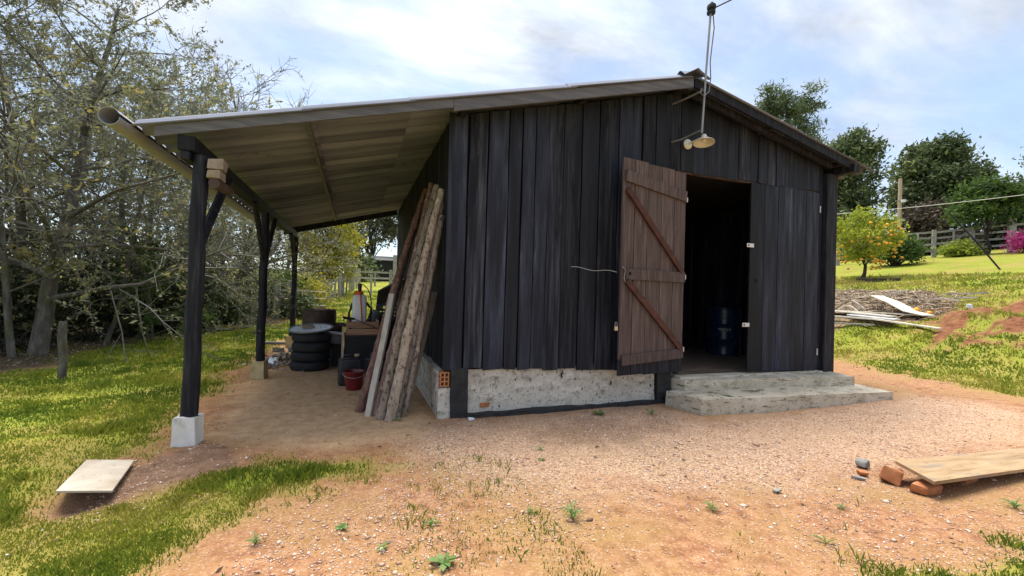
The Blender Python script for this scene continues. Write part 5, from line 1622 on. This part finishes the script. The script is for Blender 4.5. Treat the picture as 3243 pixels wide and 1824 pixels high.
for k in range(15):
    t = k / 14
    x = -1.25 + 1.6 * t; y = 20.5 + 13 * t
    post_at(x + rng.uniform(-.05, .05), y, rng.uniform(1.0, 1.4), rng.uniform(.07, .14), M['oldwood'], pf, 'stake', lean=rng.uniform(-.06, .06))
for zz in (.4, .9):
    MB().bar((-1.25, 20.5, G(-1.25, 20.5) + zz), (.35, 33.5, G(.35, 33.5) + zz), .02, .04).build('rail', M['oldrail'], pf)
ff = thing('far_rail_fence', 'pale low rail fence across the far field', 'fence', (2.0, 35, G(2, 35)))
for k in range(6):
    x = .3 + k * 1.15
    post_at(x, 34.5 + .1 * k, 1.3 if k % 2 == 0 else 1.0, .2 if k % 2 == 0 else .12, M['oldwood'], ff)
for zz in (.6, 1.05):
    MB().bar((.2, 34.45, G(.2, 34.5) + zz), (6.2, 35.0, G(6.2, 35) + zz), .06, .14).build('rail', M['oldrail'], ff)
o = post_at(.9, 26.5, 1.15, .11, M['oldwood'], None, 'field_stake'); tag(o, 'single thin stake standing in the yellow field', 'stake')
fs = thing('far_shed', 'low dark shed with pale corner post far across the field', 'shed', (3.0, 42.2, G(3, 42.2)))
zf = G(3, 42)
MB().box((3.2, 43.2, zf + 1.0), (3.2, 2.0, 2.0)).build('shed_wall', M['blackbox'], fs)
MB().quadbox((1.4, 42.0, zf + 2.0), (5.0, 42.0, zf + 2.0), (5.0, 44.4, zf + 2.5), (1.4, 44.4, zf + 2.5), (0, 0, -.08)).build('shed_roof', M['greymetal'], fs)
MB().box((3.55, 42.05, zf + 1.25), (.45, .2, 2.5)).build('corner_post', M['oldwood'], fs)
o = thing('far_hut', 'tiny hut with pale slatted roof behind the yellow tree', 'hut', (-.4, 39.5, G(-.4, 39.5)))
MB().box((-.4, 40, G(-.4, 39.5) + .7), (1.0, .8, 1.4)).build('hut_wall', M['oldwood'], o)
MB().quadbox((-1.0, 39.3, G(-.4, 39.5) + 1.3), (.2, 39.3, G(-.4, 39.5) + 1.3), (.2, 40.6, G(-.4, 39.5) + 1.75), (-1.0, 40.6, G(-.4, 39.5) + 1.75), (0, 0, -.07)).build('hut_roof', M['debriswood'], o)
# fallen branch on the lawn edge
mb = MB()
mb.tube([(-3.9, 13.6, G(-3.9, 13.6) + .04), (-3.6, 13.8, G(-3.6, 13.8) + .06), (-3.2, 14.0, G(-3.2, 14.0) + .05), (-2.75, 14.6, G(-2.75, 14.6) + .09)], [.05, .045, .035, .02], 8)
mb.tube([(-3.6, 13.8, .12), (-3.45, 13.85, .3), (-3.5, 13.9, .5)], [.03, .02, .01], 6)
mb.tube([(-3.2, 14.0, .12), (-3.0, 14.1, .25), (-2.95, 14.3, .42)], [.025, .018, .008], 6)
tag(mb.build('fallen_branch', M['bark'], None, smooth=True, loc=(-3.4, 13.9, G(-3.4, 13.9))), 'fallen grey branch lying along the lawn edge', 'branch')
o = MB().tube([(-3.05, 15.8, G(-3.05, 15.8) - .1), (-3.07, 15.8, G(-3.05, 15.8) + .95)], .035, 7).build('thin_stake', M['oldwood'], None, loc=(-3.05, 15.8, G(-3.05, 15.8)))
tag(o, 'thin straight stake right of the mossy leaning trunk', 'stake')

# ------------------------------------------------------------------ debris on the bank
r = np.random.RandomState(77)
n = 1500
cx_ = np.concatenate([r.normal(14.5, .5, n // 2), r.normal(13.7, .5, n // 2)]); cy_ = np.concatenate([r.normal(8.9, 1.0, n // 2), r.normal(7.6, .7, n // 2)])
keep = poly_sd(cx_, cy_, STRAW) > -.25
cx_, cy_ = cx_[keep], cy_[keep]; n = len(cx_)
hgt = .24 * np.exp(-((cx_ - 14.5) / .6) ** 2) * r.uniform(0, 1, n)
parts = []
for i in range(n):
    d = r.normal(size=3) * np.array([1, 1, .28]); d /= np.linalg.norm(d); L = r.uniform(.12, .55)
    p = np.array([cx_[i], cy_[i], G(cx_[i], cy_[i]) + .03 + hgt[i]])
    parts.append(np_tube(np.array([p - d * L / 2, p + r.normal(0, .03, 3), p + d * L / 2]), np.array([.008, .01, .005]) * r.uniform(.6, 1.6), 3))
V, F = join(parts)
fa = np.repeat(np.clip(r.normal(.5, .28, n), 0, 1), 6)
me = np_mesh('brushwood', V, F, M['straw'], fattr=fa)
tag(link(bpy.data.objects.new('brushwood', me)), 'heap of dry grey brushwood and straw on the right bank', 'brushwood', kind='stuff')


def strip(name, label, pts, w, t, mat, cat, up=(0, 0, 1), group=None):
    """bent slat through points"""
    mb = MB(); V = []; F = []
    P_ = [Vector(p) for p in pts]
    for i, p in enumerate(P_):
        d = (P_[min(i + 1, len(P_) - 1)] - P_[max(0, i - 1)]).normalized()
        s = d.cross(Vector(up)).normalized(); u2 = s.cross(d)
        V += [p + s * w / 2 + u2 * t / 2, p - s * w / 2 + u2 * t / 2, p - s * w / 2 - u2 * t / 2, p + s * w / 2 - u2 * t / 2]
    for i in range(len(P_) - 1):
        for j in range(4): F.append((i * 4 + j, i * 4 + (j + 1) % 4, i * 4 + 4 + (j + 1) % 4, i * 4 + 4 + j))
    e = (len(P_) - 1) * 4
    F += [(3, 2, 1, 0), (e, e + 1, e + 2, e + 3)]
    return tag(mb.add(V, F).build(name, mat, None, loc=pts[0]), label, cat, group)


GD = 'boards thrown on the bank'
strip('debris_plank', 'long thin white plank lying across the bank foot', [(12.35, 8.6, 1.0), (12.35, 7.2, .98), (12.2, 5.8, .86)], .11, .035, M['debriswood'], 'plank', group=GD)
strip('debris_plank', 'wide pale board half covered by grass behind the white plank', [(12.75, 8.7, 1.12), (12.7, 7.7, 1.1), (12.6, 6.9, 1.06)], .26, .03, M['debriswood'], 'plank', group=GD)
strip('curved_panel', 'curved whitish panel arching over the brushwood', [(13.35, 8.05, 1.52), (13.3, 7.7, 1.58), (13.2, 7.25, 1.42), (13.05, 6.8, 1.2), (13.0, 6.4, 1.12)], .4, .02, M['debriswood'], 'panel')
arch = [(13.25, 8.75 - .9 * k / 10, 1.14 + .3 * math.sin(math.pi * min(1, k / 9))) for k in range(11)]
strip('bent_rim', 'grey bent hoop standing at the left of the brushwood', arch, .07, .03, M['palemetal'], 'hoop')
arch = [(13.05, 8.55 - .55 * k / 10, 1.12 + .17 * math.sin(math.pi * k / 10)) for k in range(11)]
strip('bent_rim', 'small pale hoop inside the larger bent hoop', arch, .05, .03, M['debriswood'], 'hoop')
strip('debris_plank', 'pale board lying flat in front of the bent hoop', [(12.95, 8.8, 1.14), (12.9, 7.6, 1.13), (13.0, 6.3, 1.12)], .14, .03, M['debriswood'], 'plank', group=GD)
strip('debris_plank', 'long white batten at the far right of the brushwood', [(14.1, 6.9, 1.52), (14.3, 6.1, 1.6)], .09, .04, M['debriswood'], 'plank', group=GD)
strip('debris_plank', 'grey batten above the long white batten', [(14.5, 6.8, 1.66), (14.65, 6.05, 1.72)], .07, .04, M['oldrail'], 'plank', group=GD)
strip('debris_plank', 'short bleached stick poking out above the curved panel', [(13.7, 7.9, 1.55), (13.9, 7.35, 1.75)], .06, .04, M['debriswood'], 'plank', group=GD)
strip('debris_plank', 'short white board lying beside the wide pale board', [(12.55, 7.9, 1.05), (12.5, 7.3, 1.03), (12.45, 6.75, 1.0)], .2, .03, M['lidwhite'], 'plank', group=GD)
strip('debris_plank', 'grey plank at the left end of the bank foot', [(12.0, 8.4, .8), (12.1, 7.7, .82), (12.2, 7.1, .84)], .1, .04, M['oldrail'], 'plank', group=GD)
strip('debris_plank', 'thin pale lath crossing the right part of the brushwood', [(13.9, 7.3, 1.5), (14.0, 6.6, 1.55), (14.0, 6.3, 1.5)], .05, .03, M['debriswood'], 'plank', group=GD)
GF = 'fallen oranges on the bank'
for k, (lab, x, y) in enumerate([('fallen orange at the left of the orange slats', 13.35, 7.0), ('fallen orange beside the curved whitish panel', 13.3, 6.8), ('fallen orange nearest the grass tuft on the bank', 13.32, 6.55)]):
    mb = MB().lathe([(.001, -.06), (.035, -.05), (.06, -.02), (.065, .01), (.05, .045), (.02, .058), (.001, .06)], 12, T((x, y, G(x, y) + .07)), caps=False)
    tag(mb.build('fallen_fruit', M['fruit'], None, smooth=True, loc=(x, y, G(x, y))), lab, 'fruit', GF)
strip('orange_slat', 'orange-brown slat among the fallen oranges', [(13.3, 6.75, 1.2), (13.5, 6.2, 1.32)], .08, .02, M['brick'], 'slat')
brick('stone', 'white stone on the bank near the orange slat', (13.5, 5.9, G(13.5, 5.9) + .06), (.2, .13, .12), .4, M['lidwhite'], .03, cat='stone', bevel=.03)
# dug edge around the mandarin tree
strip('log_edging', 'low dark log edging below the mandarin tree', [(17.4, 10.7, G(17.4, 10.7) + .03), (17.1, 10.0, G(17.1, 10) + .05), (17.25, 9.3, G(17.25, 9.3) + .03)], .12, .12, M['dtwig'], 'log')

# ------------------------------------------------------------------ weeds, grass, pebbles
def rosette(label, x, y, s, seed, nl=9, up=.35, slim=1.0):
    r = np.random.RandomState(seed)
    z = G(x, y)
    V = []; F = []
    for k in range(nl):
        az = k * 2.4 + r.uniform(-.3, .3); L = s * r.uniform(.7, 1.15); w = L * r.uniform(.14, .2) * slim
        d = np.array([math.cos(az), math.sin(az), 0]); sd = np.array([-d[1], d[0], 0]); o = len(V)
        u2 = up * r.uniform(.6, 1.4)
        for t, ww, h in ((0, .25, 0), (.35, .8, .75), (.7, 1, 1), (1, .06, .8)):
            c = np.array([x, y, z]) + d * L * t + np.array([0, 0, L * u2 * h])
            V += [tuple(c + sd * w * ww), tuple(c - sd * w * ww + np.array([0, 0, .002]))]
        for i in range(3): F.append((o + 2 * i, o + 2 * i + 1, o + 2 * i + 3, o + 2 * i + 2))
    me = bpy.data.meshes.new('weed_plant'); me.from_pydata([(v[0] - x, v[1] - y, v[2] - z) for v in V], [], F)
    at = me.attributes.new('v', 'FLOAT', 'FACE'); at.data.foreach_set('value', np.clip(np.repeat(r.uniform(.2, .9, nl), 3), 0, 1).astype(np.float32))
    me.materials.append(M['weed'])
    o = bpy.data.objects.new('weed_plant', me); o.location = (x, y, z); link(o)
    tag(o, label, 'weed', 'small weeds growing in the gravel')


WEEDS = [(1.31, 2.39, .085, 'grey-green rosette weed alone in the middle of the orange soil'), (.47, 2.57, .055, 'small bright weed above the largest front weed'),
         (.47, 2.2, .085, 'largest bright green weed at the bottom edge of the gravel'), (-.46, 2.67, .05, 'small round weed right of the near lawn'),
         (1.6, 3.54, .05, 'dark green weed nearest the black skirt of the shed'), (1.51, 3.32, .04, 'tiny weed just below the dark green weed'),
         (2.25, 2.23, .06, 'brownish weed right of the rosette weed'), (-.03, 2.7, .045, 'pale weed left of the small bright weed'),
         (1.1, 2.55, .04, 'tiny yellowish weed left of the rosette weed'), (4.35, 1.64, .07, 'blue-green weed below the yellow plank'),
         (.18, 2.42, .045, 'flat yellow-green weed left of the largest front weed'), (2.72, 4.4, .09, 'grassy weed at the black skirt below the open door'),
         (3.33, 4.25, .08, 'grassy weed beside the corner of the steps'), (.48, 4.72, .05, 'small weed at the foot of the pale pole'),
         (-.01, 5.99, .04, 'tiny weed on the sand near the red bucket'), (3.15, 2.0, .04, 'tiny weed below the red hollow in the gravel'), (2.62, 1.75, .06, 'pale green weed near the bottom right turf')]
for i, (x, y, s, lab) in enumerate(WEEDS): rosette(lab, x, y, s, 200 + i, nl=(10 if s > .07 else 7) if i % 3 else 20, up=.4 if i % 3 else .7, slim=(.7 + .2 * (i % 4)) if i % 3 else .35)

r = np.random.RandomState(9)


def scatter(n, xr, yr, dens):
    x = r.uniform(*xr, n); y = r.uniform(*yr, n)
    k = r.rand(n) < dens(x, y)
    return x[k], y[k]


def in_view(x, y):
    a = np.arctan2(x, y) - YAW
    return np.abs(a) < .95


def grass_density(x, y):
    c = cover(x, y)
    d2 = x * x + y * y
    clump = sst(.3, .62, fbm(x * 3.1 + 5, y * 3.1 + 2, 3))
    return c['grass'] * (.3 + .7 * clump) * in_view(x, y) / d2


xs = []; ys_ = []
for (dmin, xr, yr) in ((2.6, (-4, 1.2), (1.3, 5)), (5.0, (-7.5, 1.2), (5, 11)), (2.6, (1.8, 5), (.7, 2)), (9.5, (9, 19), (2.5, 13)), (11.0, (-8, 4), (11, 30))):
    n = int(230000 / dmin ** 2 * (xr[1] - xr[0]) * (yr[1] - yr[0]))
    a_, b2 = scatter(n, xr, yr, lambda x, y: np.clip(grass_density(x, y) * dmin ** 2, 0, 1))
    xs.append(a_); ys_.append(b2)
x = np.concatenate(xs); y = np.concatenate(ys_)
# the gap under the shed and steps stays bare
k = ~((x > .8) & (x < 7.1) & (y > 4.0) & (y < 11)); x, y = x[k], y[k]
n = len(x)
z = gz(x, y); dist = np.sqrt(x * x + y * y)
cvr = cover(x, y)
hgt = r.uniform(.008, .026, n) * (1 + .5 * cvr['strip']) * (.65 + 2.6 * fbm(x * 2.6, y * 2.6, 3) ** 3 + 1.5 * sst(.7, .88, vnoise(x * 7 + 2, y * 7 + 8))) * np.clip(.75 + dist / 12, 1, 2.4)
az = r.uniform(0, 2 * np.pi, n); wd = r.uniform(.0022, .0045, n) * np.clip(dist / 3.2, 1, 4.5)
bend = r.uniform(.1, .9, n) * hgt
dx, dy = np.cos(az), np.sin(az); bx2 = r.uniform(0, 2 * np.pi, n)
ex, ey = np.cos(bx2) * bend, np.sin(bx2) * bend
V = np.empty((n, 4, 3))
V[:, 0] = np.stack([x - dx * wd, y - dy * wd, z - .004], 1)
V[:, 1] = np.stack([x + dx * wd, y + dy * wd, z - .004], 1)
V[:, 2] = np.stack([x + dx * wd * .7 + ex * .4, y + dy * wd * .7 + ey * .4, z + hgt * .62], 1)
V[:, 3] = np.stack([x + ex, y + ey, z + hgt], 1)
patchy = fbm(x * .9 + 70, y * .9 + 20, 4)
fa = np.clip(.42 + (patchy - .5) * 1.5 + r.normal(0, .17, n) - .25 * cvr['strip'] + .2 * (x > 8) - .02, 0, 1)
me = np_mesh('grass', V.reshape(-1, 3), np.arange(4 * n).reshape(-1, 4), M['grass'], fattr=fa)
tag(link(bpy.data.objects.new('grass', me)), 'short patchy yellow-green lawn grass', 'grass', kind='stuff')
print('grass blades', n)


def peb_density(x, y):
    c = cover(x, y)
    pt = sst(.38, .6, fbm(x * 1.1 + 31, y * 1.1 + 12, 4))
    base = .06 + .4 * pt + .6 * c['grav'] * (.3 + .7 * pt)
    return base * (1 - .85 * c['grass']) * (1 - .75 * c['sand']) * np.clip(7.0 / (x * x + y * y), 0.1, 1) * in_view(x, y) * ~((x > .8) & (y > 4.55) & (x < 7)) * ~((x > 3.85) & (x < 7.05) & (y > 3.8))


x, y = scatter(340000, (-1.6, 9.5), (1.2, 6.5), peb_density)
n = len(x)
s = r.gamma(2.2, .0014, n) + .0024
s = np.clip(s, .0024, .02); s[r.rand(n) < .004] *= 2.6
z = gz(x, y) + s * .15
O = np.array([[1, 0, 0], [0, 1, 0], [-1, 0, 0], [0, -1, 0], [0, 0, 1], [0, 0, -1]], float)
FO = np.array([[0, 1, 4], [1, 2, 4], [2, 3, 4], [3, 0, 4], [1, 0, 5], [2, 1, 5], [3, 2, 5], [0, 3, 5]])
az = r.uniform(0, 6.28, n); ca, sa = np.cos(az)[:, None], np.sin(az)[:, None]
Q = O[None] * r.uniform(.65, 1.35, (n, 6, 1)) + r.normal(0, .18, (n, 6, 3)); Q[:, :, 2] *= .62; Q[:, :, 0] *= r.uniform(.8, 1.5, (n, 1))
Vx = Q[:, :, 0] * ca - Q[:, :, 1] * sa; Vy = Q[:, :, 0] * sa + Q[:, :, 1] * ca
V = np.stack([x[:, None] + Vx * s[:, None], y[:, None] + Vy * s[:, None], z[:, None] + Q[:, :, 2] * s[:, None]], -1).reshape(-1, 3)
F = (FO[None] + 6 * np.arange(n)[:, None, None]).reshape(-1, 3)
me = np_mesh('gravel', V, F, M['pebble'], fattr=np.repeat(np.clip(r.normal(.55, .22, n), 0, 1), 8))
tag(link(bpy.data.objects.new('gravel', me)), 'fine pinkish gravel scattered over the yard', 'gravel', kind='stuff')
print('pebbles', n)

# fallen leaves and twigs, thick under the trees and thin over the yard
n = 26000
x = r.uniform(-7, 9, n); y = r.uniform(1.3, 15, n)
c_ = cover(x, y)
k = (r.rand(n) < (.035 + .9 * c_['forest'] + .06 * c_['grass']) * in_view(x, y)) & ~((x > .8) & (x < 7.1) & (y > 3.8) & (y < 11))
x, y = x[k], y[k]; n = len(x)
C = np.stack([x, y, gz(x, y) + .008], 1)
V, F = leaves(r, C, .017, .38, flat=.85, svar=.6)
me = np_mesh('leaf_litter', V, F, M['straw'], fattr=np.clip(r.normal(.3, .22, n), 0, 1))
tag(link(bpy.data.objects.new('leaf_litter', me)), 'dry fallen leaves and twigs strewn over the ground', 'leaves', kind='stuff')
